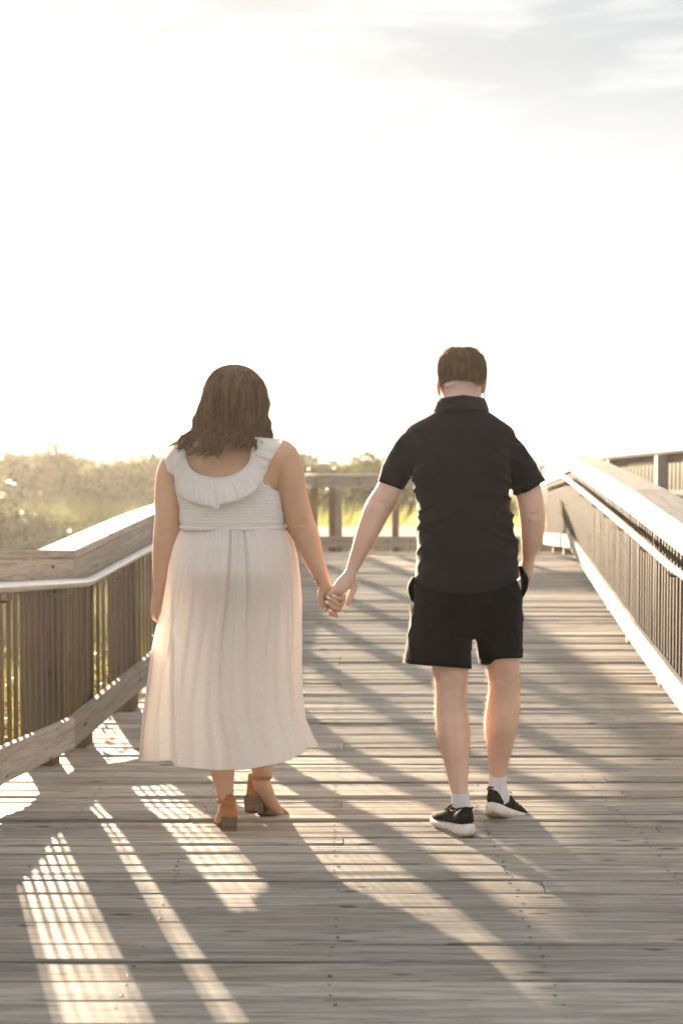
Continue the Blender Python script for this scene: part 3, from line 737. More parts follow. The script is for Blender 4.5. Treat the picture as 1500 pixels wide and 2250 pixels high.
for i in range(nr+1):
    py = 955+(1160-955)*i/nr
    for k in range(ns):
        th = 2*math.pi*k/ns
        rip = .0013*math.sin(py/205*2*math.pi*30+2.2*noise.noise(Vector((th*3, py*.02, 0))))*(1 if py > 1040 else 0)*(.6+.9*noise.noise(Vector((th*5, py*.05, 3))))+.0016*noise.noise(Vector((math.cos(th)*9, math.sin(th)*9, py*.22)))+.0012*noise.noise(Vector((th*26, 0, py*.10)))
        if abs(py-1128) < 60: rip -= .004*math.exp(-((py-1151)/3.5)**2)
        V.append(trunk_pt(bt, py, th, .008+rip))
Vn = np.array(V); ppx, ppy, _ = proj(Vn)
Fc = []
for i in range(nr):
    for k in range(ns):
        q = (i*ns+k, i*ns+(k+1) % ns, (i+1)*ns+(k+1) % ns, (i+1)*ns+k)
        x = ppx[q[0]]; y = ppy[q[0]]; bk = Vn[q[0], 1] < YW
        if bk:
            if 396 < x < 560 and y < necky(x)+3: continue
            if y < 965: continue
            # armholes
            if x > 560 and x > float(np.interp(y, [960, 1000, 1040, 1062, 1076, 1084], [600, 585, 572, 578, 600, 700])): continue
            if x < float(np.interp(y, [960, 1000, 1040, 1060, 1070], [385, 392, 392, 388, 0])): continue
        else:
            if y < 1000 and not (x < 415 or x > 545): continue
            if y < 1060 and (x > 590 or x < 396) : continue
        Fc.append(q)
bod = mk('bodice', V, Fc, M['smock'], wm)
md = bod.modifiers.new('s', 'SOLIDIFY'); md.thickness = .002
bodT = bvh(bod, wbody)
# ruffle
inn = neck
outr = [(361, 1000), (364, 1018), (370, 1034), (384, 1050), (386, 1076), (404, 1096), (432, 1106), (462, 1113), (480, 1120), (488, 1107), (530, 1098), (562, 1076), (580, 1046), (594, 1012), (608, 990), (622, 966)]
def curve_s(pts, n):
    c = np.array(crom([(p[0], p[1]) for p in pts], 12)); s = np.r_[0, np.cumsum(np.linalg.norm(np.diff(c, axis=0), axis=1))]; s /= s[-1]
    t = np.linspace(0, 1, n); return np.stack([np.interp(t, s, c[:, 0]), np.interp(t, s, c[:, 1])], 1)
n_ = 260; ci = curve_s(inn, n_); co_ = curve_s(outr, n_); V = []; rowsR = 16
for j in range(rowsR+1):
    t = j/rowsR
    for i in range(n_):
        x = ci[i, 0]*(1-t)+co_[i, 0]*t; y = ci[i, 1]*(1-t)+co_[i, 1]*t
        base = trunk_pt(bt, max(y, 952), -math.pi/2, .012).y
        # surface depth at this x
        xl, xr, Yc, b = (lerp_tab(bt, max(y, 952), c) for c in (1, 2, 3, 4))
        u = min(.99, abs((x-(xl+xr)/2)/((xr-xl)/2+8))); Yb = Yc-(b+.012)*(1-u**2.2)**(1/2.2)
        sw = (.012*noise.noise(Vector((i*.075, t*.8, 5)))+.009*noise.noise(Vector((i*.16, t*.6, 9)))+.003*math.sin(i*.41+2*math.sin(i*.06)))*t**.8+.0012*math.sin(i*.9)*(1-t)
        edge = .012 if i < 30 or i > n_-35 else 0
        V.append(P(x, y+(1.5*math.sin(i*.33+.8) if j == rowsR else 0), Yb-.010-.022*math.sin(t*1.5)-sw-edge*t))
Fc = [(j*n_+i, j*n_+i+1, (j+1)*n_+i+1, (j+1)*n_+i) for j in range(rowsR) for i in range(n_-1)]
ruf = mk('ruffle', V, Fc, M['dress'], wm); md = ruf.modifiers.new('s', 'SOLIDIFY'); md.thickness = .0015
# rolled neckline and hems
def trim(name, pts, off, r, m, parent):
    v, f = tube_mesh(pts, r, 8); return mk(name, v, f, m, parent)
trim('neck_binding', [Vector(V[i])+Vector((0, -.001, 0)) for i in range(0, n_, 3)], 0, .0038, M['dress'], wm)
trim('ruffle_hem', [Vector(V[rowsR*n_+i]) for i in range(0, n_, 2)], 0, .0016, M['dress'], wm)
trim('waist_seam', [trunk_pt(bt, 1156, 2*math.pi*k/80, .009) for k in range(81)], 0, .0028, M['dress'], wm)
arm = [(587, 1059), (592, 1068), (604, 1078), (611, 1083)]
trim('armhole_binding', [hit(bodT, *p)[0]+Vector((0, -.001, 0)) for p in curve_s(arm, 24)], 0, .003, M['dress'], wm)

# skirt
sl_ = [(1157, 401), (1175, 390), (1200, 380), (1240, 370), (1280, 364), (1320, 357), (1360, 348), (1400, 339), (1440, 332), (1490, 326), (1540, 320), (1600, 313), (1690, 306)]
sr_ = [(1157, 622), (1170, 633), (1190, 644), (1220, 653), (1260, 659), (1320, 664), (1400, 665), (1470, 664), (1530, 667), (1580, 674), (1612, 688), (1645, 704), (1690, 712)]
sb_ = [(1157, .18), (1200, .215), (1260, .235), (1350, .235), (1500, .25), (1690, .29)]
def hem_y(x): return float(np.interp(x, [300, 345, 383, 385, 430, 480, 530, 560, 600, 645, 693, 720], [1672, 1674, 1671, 1684, 1688, 1692, 1691, 1688, 1680, 1667, 1641, 1636]))
nr, ns = 150, 360; V = []
ph = [rnd.uniform(0, 6.28) for _ in range(8)]
folds = [(-1.92, .055, .013, .25), (-1.62, .035, -.016, 0), (-1.50, .03, .017, 0), (-1.36, .04, -.016, .0), (-1.02, .05, .016, .2), (-.74, .05, .012, .35), (-2.2, .07, -.012, .1), (-.5, .05, -.012, .45), (-1.22, .03, .010, .45), (-.62, .03, .014, .0), (-2.36, .03, .014, .1)]
for i in range(nr+1):
    t = i/nr
    for k in range(ns):
        th = 2*math.pi*k/ns; c_, s_ = math.cos(th), math.sin(th)
        # provisional x to find hem
        xl, xr = lerp_tab(sl_, 1157+530*t), lerp_tab(sr_, 1157+530*t)
        xp = (xl+xr)/2+(xr-xl)/2*c_
        hy = hem_y(xp) if s_ < 0 else hem_y(xp)-6-24*s_
        py = 1157+(hy-1157)*t
        xl, xr = lerp_tab(sl_, py), lerp_tab(sr_, py)
        b = lerp_tab(sb_, py); Yc = YW+.02*t
        g_ = min(1, t*1.4)**.8
        f = .008*g_*math.sin(th*9+ph[0]+.8*t)+.006*g_*math.sin(th*17+ph[1]-1.2*t)+.0022*(1-t)**3*math.sin(th*61+5*math.sin(th*7))+.003*math.sin(th*31+ph[2])*(.3+t*.6)
        tha = th-2*math.pi if th > math.pi else th
        for (fc, fw, fa, st) in folds:
            w_ = fw*(.45+1.1*t); cc = fc+.10*math.sin(t*2.2+fc*9)*t
            e_ = max(0, min(1, (t-st)*4+(.5 if st == 0 else 0)))
            f += 1.35*fa*e_*math.exp(-((tha-cc)/w_)**2)
        f += .010*noise.noise(Vector((c_*2, s_*2, t*3)))+.004*noise.noise(Vector((c_*7, s_*7, t*5)))*g_
        # hips / seat
        seat = .03*math.exp(-((py-1260)/60)**2)*max(0, -s_)
        c0 = P((xl+xr)/2, py, Yc); a = (xr-xl)/2*Yc/F
        side = abs(c_)**6
        q = Vector((c0.x+(a+f*(1-side*.8))*c_, c0.y+(b+seat+f)*s_*.98, c0.z))
        # the left breadth falls further away behind a vertical pleat edge
        px_ = (xl+xr)/2+(xr-xl)/2*c_
        if s_ < 0:
            stp = 1/(1+math.exp((px_-(384-8*(1-t)))/1.7)); q.y += .15*stp*max(0, min(1, (t-.12)*2.2)); q.y -= .035*math.exp(-((px_-(389-8*(1-t)))/4.5)**2)*max(0, min(1, (t-.2)*2))
        q = P(750+(q.x/ (q.y if q.y else 1))*0+((c0.x+(a+f*(1-side*.8))*c_)/Yc)*F, py, q.y)
        V.append(q)
Fc = [(i*ns+k, i*ns+(k+1) % ns, (i+1)*ns+(k+1) % ns, (i+1)*ns+k) for i in range(nr) for k in range(ns)]
sk = mk('skirt', V, Fc, M['dress'], wm)
trim('skirt_hem', [Vector(V[nr*ns+k])+Vector((0, 0, .003)) for k in list(range(0, ns, 2))+[0]], 0, .0015, M['dress'], wm)

# hair
ht = [(801.5, 508, 517, YW+.0, .006), (804, 497, 530, YW, .035), (809, 485, 543, YW, .06), (817, 474, 555, YW, .085), (832, 463, 569, YW, .105), (855, 454, 580, YW, .12), (885, 446, 586, YW, .125), (912, 442, 583, YW, .12), (935, 438, 578, YW, .112), (955, 432, 576, YW-.01, .105), (975, 428, 572, YW-.03, .1), (1000, 440, 545, YW-.05, .09), (1015, 440, 540, YW-.05, .09)]
hsh = [r for r in ht if r[0] <= 936]
hs = solid('hair_mass', [trunk([(y, xl+3, xr-3, Yc, b-.006) for y, xl, xr, Yc, b in hsh]+[(958, 450, 562, YW-.03, .075), (972, 462, 545, YW-.04, .055)], 4, 48, 2.0)], M['hair_w'], wm, .006, 5)
locks = []
for k in range(165):
    th = rnd.uniform(math.pi*.98, math.pi*2.06) if k < 140 else rnd.uniform(0, math.pi)
    c_ = math.cos(th)
    endy = 976+rnd.uniform(-20, 14)
    xb = 505+75*c_
    if 468 < xb < 503: endy = rnd.uniform(984, 1006)
    if 503 <= xb < 530: endy = rnd.uniform(960, 984)
    if xb >= 560: endy = rnd.uniform(962, 978)
    locks.append((th, endy, rnd.uniform(.009, .022), rnd.uniform(0, 6.28), rnd.uniform(.8, 1.3), c_))
S = []; K = 22
for (th, ey, amp, phs, fr_, c_) in locks:
    for j in range(46):
        t1 = th+rnd.gauss(0, .05); off = rnd.gauss(0, .0028)+.003; e2 = ey+rnd.gauss(0, 3.5); row = []
        sy = 802+rnd.random()**2*20; cv = math.cos(t1)
        for i in range(K):
            u = i/(K-1); y = sy+(e2-sy)*u
            cvg = max(0, min(1, (y-895)/75)); p = trunk_pt(ht, min(y, 1014), th+(t1-th)*(1-.85*cvg), off*(1+1.2*cvg*math.sin(phs*3)), 2.0)
            wv = max(0, (y-868)/95); ww = 1.35*amp*wv*math.sin(phs*.5+th*2+(y-868)/13.5*fr_)
            tw = (t1-th)*.06*wv
            fl_ = max(0, (y-935)/40)**1.4
            p.x += ww*(.6+.4*abs(cv))*1.1+cv*.026*fl_*(1.5 if cv < 0 else 1.0)-(.012*fl_ if cv < -.3 else 0)-tw*.1
            p.y += ww*.5-abs(math.sin(t1))*.012*fl_*1.0-.04*min(1, fl_)
            row.append(p)
        S.append(row)
for k in range(420):
    t1 = rnd.uniform(0, 2*math.pi); off = rnd.uniform(.004, .016); row = []; e2 = rnd.uniform(850, 985); a_ = rnd.uniform(0, 6)
    for i in range(K):
        u = i/(K-1); y = 803+(e2-803)*u; p = trunk_pt(ht, min(y, 1014), t1+.12*math.sin(u*3+a_), off*(.3+u)*(.7+.4*math.sin(u*7+a_)), 2.0); row.append(p)
    S.append(row)
S = np.array(S); rr = np.full(K, .00085); rr[-6:] = np.linspace(.00085, .0002, 6)
strands('hair', S, rr[None, :], M['hair_w'], wm)

# sandals
def frame(org, f, roll=0):
    f = Vector(f).normalized(); r = f.cross(Vector((0, 0, 1))).normalized(); n = r.cross(f)
    q = Matrix.Rotation(roll, 3, f); r = q @ r; n = q @ n
    return lambda u, v, w: Vector(org)+f*u+r*v+n*w
def loft_uvw(Fm, secs, m, name, parent, smooth=True, cap=True):
    """secs: list of lists of (u,v,w) with equal count"""
    V = [Fm(*p) for s in secs for p in s]; k = len(secs[0]); n = len(secs)
    Fc = [(i*k+j, i*k+(j+1) % k, (i+1)*k+(j+1) % k, (i+1)*k+j) for i in range(n-1) for j in range(k)]
    if cap: Fc += [tuple(range(k-1, -1, -1)), tuple((n-1)*k+j for j in range(k))]
    return mk(name, V, Fc, m, parent, smooth)
def sandal(Fm, parent_person, flip):
    s = mk('sandal', [Fm(0, 0, 0), Fm(.001, 0, 0), Fm(0, .001, 0)], [(0, 1, 2)], M['suede'], parent_person)
    bpy.data.objects.remove(s)
    # foot bed: rises at the heel (5.5 cm), flat at the ball
    def z_(u): return .055*(1/(1+math.exp((u-.105)/.022)))+.012
    def wd(u): return float(np.interp(u, [-.012, 0, .03, .08, .13, .17, .21, .235], [.012, .024, .030, .026, .034, .039, .032, .012]))
    secs = []
    for i in range(22):
        u = -.012+.247*i/21; w_ = wd(u); z0 = z_(u)
        secs.append([(u, w_*math.cos(a), z0+(-.006 if math.sin(a) < 0 else .004)*abs(math.sin(a))**.4) for a in np.linspace(0, 2*math.pi, 14, endpoint=False)])
    s = loft_uvw(Fm, secs, M['suede'], 'sandal', parent_person)
    # sole wedge beneath forefoot
    secs = []
    for i in range(14):
        u = .075+.16*i/13; w_ = wd(u)*.97; z1 = z_(u)-.006; z0 = 0 if u < .19 else (u-.19)*.1
        z0 = min(z0, z1-.002)
        secs.append([(u, -w_, z0), (u, w_, z0), (u, w_, z1), (u, -w_, z1)])
    loft_uvw(Fm, secs, M['stack'], 'sole', s, False)
    # block heel
    secs = []
    for (z, g_) in ((0, 0), (.025, .05), (.045, .15), (.061, .2)):
        h = .024*(1+g_); secs.append([(-.012-.004*g_+.0, -h*.8, z), (-.004, -h, z), (.045+.01*g_, -h, z), (.048, h, z), (-.004, h, z), (-.012, h*.8, z)])
    loft_uvw(Fm, secs, M['stack'], 'heel', s, False)
    # heel counter
    V = []; na, nh = 30, 8
    for j in range(nh+1):
        t = j/nh
        for i in range(na):
            q = -1+2*i/(na-1); ang = q*math.pi*.62
            u = .052-.064*math.cos(ang); v = .0325*math.sin(ang)
            if abs(q) > .8: u += .02*(abs(q)-.8)*5
            hgt = .008+.078*max(0, math.cos(q*math.pi/2))**.6
            V.append(Fm(u+.010*t, v*(1-.12*t), z_(0)-.006+hgt*t))
    Fc = [(j*na+i, j*na+i+1, (j+1)*na+i+1, (j+1)*na+i) for j in range(nh) for i in range(na-1)]
    c = mk('heel_counter', V, Fc, M['suede'], s); md = c.modifiers.new('s', 'SOLIDIFY'); md.thickness = .0025; md.offset = 1
    # toe strap
    V = []
    for j in range(5):
        u = .165+.035*j/4
        for i in range(15):
            a = math.pi*i/14; V.append(Fm(u, wd(u)*1.0*math.cos(a), z_(u)+.028*math.sin(a)*(1-.25*j/4)))
    Fc = [(j*15+i, j*15+i+1, (j+1)*15+i+1, (j+1)*15+i) for j in range(4) for i in range(14)]
    c = mk('toe_strap', V, Fc, M['suede'], s); md = c.modifiers.new('s', 'SOLIDIFY'); md.thickness = .0025; md.offset = 1
    return s
def ankle_strap(s, cen, rx, ry, h, tilt, side):
    V = []; n = 40
    for j in range(2):
        for i in range(n):
            a = 2*math.pi*i/n; V.append(cen+Vector((rx*math.cos(a), ry*math.sin(a), (j-.5)*h+tilt*math.cos(a))))
    c = mk('ankle_strap', V, [(i, (i+1) % n, n+(i+1) % n, n+i) for i in range(n)], M['suede'], s); md = c.modifiers.new('s', 'SOLIDIFY'); md.thickness = .002; md.offset = 1
    b = cen+Vector((side*rx*.72, -ry*.75-.002, side*tilt*.7)) if True else cen
    v, f = tube_mesh([b+Vector((.006*math.cos(a), -.001, .007*math.sin(a))) for a in np.linspace(0, 6.3, 14)], .0014, 6); mk('buckle', v, f, M['gold'], s)
g1 = G(505, 1833)
F1 = frame((g1.x, g1.y+.012, g1.z), (-.22, .97, -.05))
s1 = sandal(F1, wm, 0); ankle_strap(s1, P(497, 1756, YW-.075), .0345, .036, .009, .004, -1)
hp = P(550, 1783, YW+.07); f2 = (P(622, 1799, YW+.22)-hp).normalized(); 
F2 = frame(hp, (f2.x, f2.y, f2.z), math.radians(-16))
s2 = sandal(F2, wm, 0); ankle_strap(s2, P(574, 1706, YW+.10), .039, .04, .011, -.001, 1)

# ------------------------------------------------------------------ MAN
mn = empty('person', (.47, 5.3, zd(5.3)), 'man in a black short-sleeved shirt, black shorts and sneakers walking away', 'person')
YM = 5.38
parts = [trunk([(895, 965, 1058, YM, .06), (915, 945, 1075, YM, .075), (940, 912, 1110, YM, .10), (1000, 910, 1118, YM, .115), (1080, 922, 1110, YM, .115), (1180, 925, 1122, YM, .115), (1280, 920, 1130, YM, .12), (1350, 915, 1135, YM, .12), (1385, 950, 1110, YM, .09)])]
parts.append(limb([(1014, 845, YM+.03, 41), (1015, 866, YM+.02, 41), (1014, 890, YM+.012, 41), (1012, 915, YM, 44)], 1.0))
hd = [(770, 995, 1035, YM+.045, .03), (779, 978, 1050, YM+.045, .07), (795, 969, 1059, YM+.05, .092), (820, 967, 1062, YM+.06, .102), (845, 972, 1060, YM+.07, .1), (868, 982, 1052, YM+.085, .08), (888, 995, 1040, YM+.10, .05)]
parts.append(trunk(hd, 4, 36, 2.1))
parts.append(limb([(1016, 850, YM+.165, 6), (1017, 861, YM+.185, 7), (1017, 867, YM+.17, 6)], 1, 3, 12))
# ears
for (x, y, dx, tl) in ((964.5, 852, -1, 0), (1061.5, 846, 1, 0)):
    c = P(x, y, YM+.045)
    parts.append(limb([(x+1*dx, y-17, YM+.05, 3.0, 2), (x+2.2*dx, y-9, YM+.05, 5.2, 2.6), (x+1.6*dx, y+2, YM+.05, 4.8, 2.2), (x-.2*dx, y+12, YM+.055, 4.2, 1.5), (x-2*dx, y+18, YM+.06, 3, 1.2)], 1, 4, 14))
# joined arm
YA = YM
parts.append(limb([(915, 975, YA, 30), (892, 1004, YA, 27), (869, 1045, YA-.005, 26.5), (851, 1082, YA-.015, 28), (829, 1120, YA-.025, 29), (812, 1158, YA-.04, 26), (795, 1198, YA-.055, 20.5), (782, 1230, YA-.065, 16), (771, 1256, YA-.08, 13, .85)]))
YK = YM-.095
parts.append(limb([(771, 1256, YK+.01, 12.5, .9), (763, 1272, YK+.005, 16, .7), (752, 1286, YK, 17, .6), (740, 1297, YK, 14, .6), (731, 1304, YK, 10, .7)], 1, 4, 16))
# his thumb hanging free
parts.append(limb([(774, 1272, YK+.015, 11), (776, 1290, YK+.02, 9.5), (771, 1306, YK+.02, 7.8), (766, 1320, YK+.02, 7.2), (763, 1331, YK+.018, 5.6)], 1, 4, 14))
# forefinger laid over her hand, other fingers round the far side
parts.append(limb([(742, 1291, YK-.002, 9), (732, 1298, YK-.008, 7.5), (724, 1306, YK-.008, 6.5), (720, 1313, YK+.0, 5.5)], 1, 4, 14))
for (a, b, c, r) in (((742, 1300), (722, 1322), (707, 1326), 6), ((745, 1304), (726, 1332), (713, 1339), 6), ((748, 1306), (734, 1338), (724, 1352), 5.4)):
    parts.append(limb([(*a, YK+.015, r+1), (*b, YK+.03, r+.5), (*c, YK+.012, r)], 1, 5, 12))
# other arm
parts.append(limb([(1095, 975, YM, 32), (1118, 1000, YM, 30), (1143, 1038, YM, 30), (1160, 1082, YM, 29.5), (1166, 1118, YM, 28), (1169, 1152, YM-.0, 27), (1167, 1182, YM+.01, 23.5), (1162, 1210, YM+.025, 17), (1160, 1230, YM+.035, 13, .9)]))
parts.append(limb([(1160, 1228, YM+.035, 12.5, .9), (1158, 1244, YM+.04, 15, .8), (1156, 1260, YM+.045, 15, .7), (1155, 1267, YM+.045, 12, .6)], 1, 4, 16))
for i, (x, l, dy) in enumerate([(1162, 22, 0), (1156, 27, .015), (1150, 26, .032), (1146, 20, .048)]):
    parts.append(limb([(x+1, 1258, YM+.04+dy*.6, 6.6), (x+1, 1258+l*.5, YM+.045+dy, 6.2), (x-3, 1258+l*.85, YM+.06+dy, 5.6), (x-8, 1258+l, YM+.075+dy, 4.6)], 1, 4, 12))
parts.append(limb([(1148, 1238, YM+.06, 8), (1143, 1250, YM+.08, 6.5), (1143, 1264, YM+.095, 5.5)], 1, 4, 12))
# legs
parts.append(limb([(975, 1350, YM, 56), (985, 1430, YM-.02, 45), (990, 1475, YM-.04, 39), (989.5, 1528, YM-.05, 33.5), (991, 1568, YM-.06, 36), (996, 1615, YM-.075, 36.5), (1001, 1660, YM-.09, 29), (1006.5, 1718, YM-.10, 21.5), (1010, 1745, YM-.105, 18.5), (1013, 1790, YM-.105, 19), (1014, 1812, YM-.1, 17)], 1.08))
parts.append(limb([(1085, 1350, YM, 54), (1098, 1420, YM+.01, 42), (1103, 1455, YM+.02, 37.5), (1107, 1506, YM+.03, 34), (1105, 1545, YM+.04, 36.5), (1100, 1590, YM+.055, 37), (1097, 1640, YM+.075, 28), (1093, 1690, YM+.09, 19), (1092, 1712, YM+.095, 17.5), (1090, 1745, YM+.1, 18)], 1.08))
parts.append(limb([(1014, 1805, YM-.1, 16), (1008, 1818, YM-.05, 15), (996, 1822, YM+.02, 15), (984, 1822, YM+.08, 14)], .8, 4, 14))
parts.append(limb([(1090, 1742, YM+.1, 17), (1100, 1758, YM+.14, 16), (1118, 1778, YM+.19, 14), (1134, 1792, YM+.24, 11)], .8, 4, 14))
mbody = solid('body', parts, M['skin_m'], mn, .0036, 5, None, dents([(990, 1504, 11, 20, .006), (969, 1500, 5, 26, -.004), (1011, 1500, 5, 26, -.004), (989, 1516, 16, 2.6, .0025),
    (982, 1598, 9, 40, -.004), (1010, 1595, 9, 40, -.004), (996, 1610, 4, 46, .0035), (1008, 1712, 3.5, 30, -.004), (998, 1722, 5, 24, .004), (1019, 1722, 5, 24, .004),
    (1105, 1488, 11, 20, .006), (1086, 1486, 5, 26, -.004), (1126, 1486, 5, 26, -.004), (1105, 1498, 16, 2.6, .0025), (1090, 1575, 9, 38, -.004), (1115, 1575, 9, 38, -.004), (1102, 1590, 4, 44, .0035),
    (1093, 1688, 3, 26, -.003), (1169, 1143, 9, 8, -.006), (1169, 1130, 15, 2.8, .0035), (1158, 1160, 6, 16, .003), (818, 1108, 7, 9, -.006), (836, 1104, 12, 2.8, .004), (846, 1118, 8, 14, .003),
    (1014, 872, 4, 20, .003), (1000, 872, 5, 18, -.002), (1028, 872, 5, 18, -.002), (776, 1262, 10, 2.2, .002)]))
MB_ = bvh(mbody)
fuzz('body_hair', mbody, M['fuzz'], mn, lambda x, y, c: ((y > 1465) & (y < 1705)) | ((y > 1085) & (y < 1240)), 9000)
fuzz('arm_hair', wbody, M['fuzz'], wm, lambda x, y, c: ((x > 640) | (x < 372)) & (y > 1010) & (y < 1270), 5000, (.002, .006))

# shirt
def wr(c, n):
    v = Vector(c)
    big = noise.noise(Vector((v.x*6+v.z*5, v.y*5, v.z*3.2)))
    diag = noise.noise(Vector((v.x*9-v.z*13, v.y*6, v.z*4+v.x*3)))
    diag2 = noise.noise(Vector((v.x*8+v.z*17, v.y*6, v.z*3-v.x*3+4)))
    ridge = (1-abs(diag)*2.2); ridge = max(0, ridge)**3
    ridge2 = max(0, 1-abs(diag2)*2.4)**4
    lo = 1 if v.z > .55 else .7
    side = min(1, max(.15, abs(v.x-.455)/.16))
    lo *= .3+.7*max(0, min(1, (v.z-.96)/.1))
    lo *= .35 if (v.x > .665 or v.x < .235) else 1
    lo *= 1-.85*max(0, min(1, (v.z-1.40)/.07))
    return (.005*big+.008*ridge*side+.009*ridge2*side)*lo-.003
st_ = [(884, 968, 1055, YM, .058), (897, 960, 1064, YM, .075), (906, 948, 1076, YM, .09), (916, 931, 1090, YM, .102), (928, 908, 1108, YM, .112), (940, 894, 1124, YM, .12), (958, 890, 1133, YM, .126), (1000, 898, 1131, YM, .132), (1048, 906, 1122, YM, .133), (1085, 914, 1116, YM, .132), (1130, 919, 1123, YM, .130), (1180, 917, 1132, YM, .132), (1230, 913, 1138, YM, .143), (1265, 911, 1140, YM, .155), (1310, 909, 1143, YM, .166)]
def shirt_hem(x): return np.interp(x, [905, 915, 930, 950, 975, 1010, 1050, 1085, 1110, 1130, 1145], [1262, 1276, 1289, 1296, 1301, 1304, 1303, 1297, 1288, 1276, 1262])
def clamp_hem(co):
    px, py, dep = proj(co); hy = shirt_hem(px); over = (py > hy) & (px < 1146) & (px > 900) & (py > 1200)
    co[:, 2] = np.where(over, co[:, 2]+(py-hy)*dep/F, co[:, 2]); return co
sleeveL = [(935, 980, YM, 36), (909, 978, YM, 37), (885, 1005, YM, 33.5), (867, 1040, YM-.005, 32), (855.5, 1070, YM-.01, 30.5)]
sleeveR = [(1078, 985, YM, 36), (1100, 983, YM, 38), (1124, 1003, YM, 37.5), (1148, 1042, YM, 37), (1164.5, 1073, YM, 37.5)]
shirt = solid('shirt', [trunk(st_, 4, 56, 2.3), limb(sleeveL, 1.15), limb(sleeveR, 1.15)], M['shirt'], mn, .005, 4, wr, clamp_hem)
# crumples where the left sleeve is pulled
ST = bvh(shirt)
# collar
V = []; n = 60
for j, (dr, dz_) in enumerate(((0, 0), (.004, .012), (.003, .026), (.006, .030), (.012, .014), (.020, -.010), (.020,-.022))):
    for i in range(n):
        a = 2*math.pi*i/n
        c = P(1012, 897, YM+.008); fr_ = .5+.5*math.sin(a)
        base = -.002*(1-abs(math.cos(a)))-.0015+.012*(1-abs(math.cos(a)))*(1 if math.sin(a) < 0 else -1.5)
        V.append(c+Vector(((.083+dr)*math.cos(a), (.092+dr)*math.sin(a), base+dz_+.006)))
Fc = [(j*n+i, j*n+(i+1) % n, (j+1)*n+(i+1) % n, (j+1)*n+i) for j in range(6) for i in range(n)]
c = mk('collar', V, Fc, M['shirt'], shirt); md = c.modifiers.new('s', 'SOLIDIFY'); md.thickness = .002
def seam(name, pts, tree, parent, r=.0012, m='seam', lift=.0008):
    q = []
    for p in curve_s(pts, 50):
        h = hit(tree, *p); q.append(h[0]+h[1]*lift)
    v, f = tube_mesh(q, r, 6); return mk(name, v, f, M[m], parent)
seam('armhole_seam', [(888, 935), (899, 960), (904, 1000), (903, 1040)], ST, shirt)
seam('armhole_seam', [(1133, 934), (1125, 965), (1119, 1010), (1119, 1070)], ST, shirt)
seam('sleeve_hem', [(838, 1046), (850, 1058), (866, 1066), (881, 1069)], ST, shirt)
seam('sleeve_hem', [(1134, 1083), (1150, 1082), (1175, 1070), (1194, 1056)], ST, shirt)
seam('shirt_hem', [(x, float(shirt_hem(x))-5) for x in (925, 950, 975, 1010, 1050, 1085, 1110, 1125)], ST, shirt, .0009)
seam('yoke_seam', [(905, 944), (960, 950), (1012, 951), (1065, 950), (1115, 944)], ST, shirt, .0007)
# shorts
def wr2(c, n):
    v = Vector(c); a = noise.noise(Vector((v.x*10, v.y*8, v.z*3.5+2))); b = noise.noise(Vector((v.x*16+v.z*9, v.y*9, v.z*8)))
    return .0055*a+.005*max(0, 1-abs(b)*2.5)**3+.0012*noise.noise(Vector((v.x*45, v.y*45, v.z*30)))
def shorts_hem(co):
    px, py, dep = proj(co)
    hy = np.where(px < 1040, np.interp(px, [880, 900, 930, 1000, 1036], [1455, 1459, 1462, 1467, 1470]), np.interp(px, [1045, 1060, 1074, 1086, 1100, 1145], [1455, 1461, 1461, 1450, 1447, 1446]))
    over = py > hy; co[:, 2] = np.where(over, co[:, 2]+(py-hy)*dep/F, co[:, 2]); return co
parts = [trunk([(1235, 935, 1118, YM, .10), (1262, 920, 1132, YM, .122), (1300, 908, 1144, YM, .140), (1318, 905, 1146, YM, .147), (1340, 903, 1147, YM, .148), (1370, 905, 1146, YM, .13), (1383, 925, 1135, YM, .115), (1396, 985, 1080, YM, .10)], 4, 56, 2.4),
         limb([(968, 1310, YM, 60), (967, 1350, YM, 66, 1.15), (964, 1400, YM-.01, 69, 1.1), (961, 1440, YM-.02, 73, 1.05), (960, 1476, YM-.025, 75, 1.05)], 1.15, 5, 36),
         limb([(1088, 1310, YM, 55), (1091, 1350, YM, 56, 1.2), (1095, 1400, YM+.0, 52, 1.25), (1096, 1440, YM+.01, 48.5, 1.3), (1097, 1470, YM+.01, 47.5, 1.3)], 1.15, 5, 36)]
shorts = solid('shorts', parts, M['shorts'], mn, .005, 3, wr2, shorts_hem)
SH = bvh(shorts)
seam('seat_seam', [(1029, 1308), (1030, 1340), (1034, 1375), (1037, 1386)], SH, shorts, .001)
seam('leg_hem', [(892, 1446), (930, 1450), (980, 1453), (1030, 1457)], SH, shorts, .0009)
seam('leg_hem', [(1090, 1437), (1110, 1434), (1138, 1433)], SH, shorts, .0009)
for nm, pts, d in (('pocket', [(910, 1268), (902, 1288), (905, 1310), (909, 1325)], -1), ('pocket', [(1142, 1245), (1151, 1270), (1151, 1290), (1146, 1312)], 1)):
    v, f = limb([(pts[0][0], pts[0][1], YM, 4, 3), (pts[1][0], pts[1][1], YM, 8, 3.5), (pts[2][0], pts[2][1], YM, 7, 3.5), (pts[3][0], pts[3][1], YM, 3, 3)], 1, 5, 16)
    mk(nm, v, f, M['shorts'], shorts)
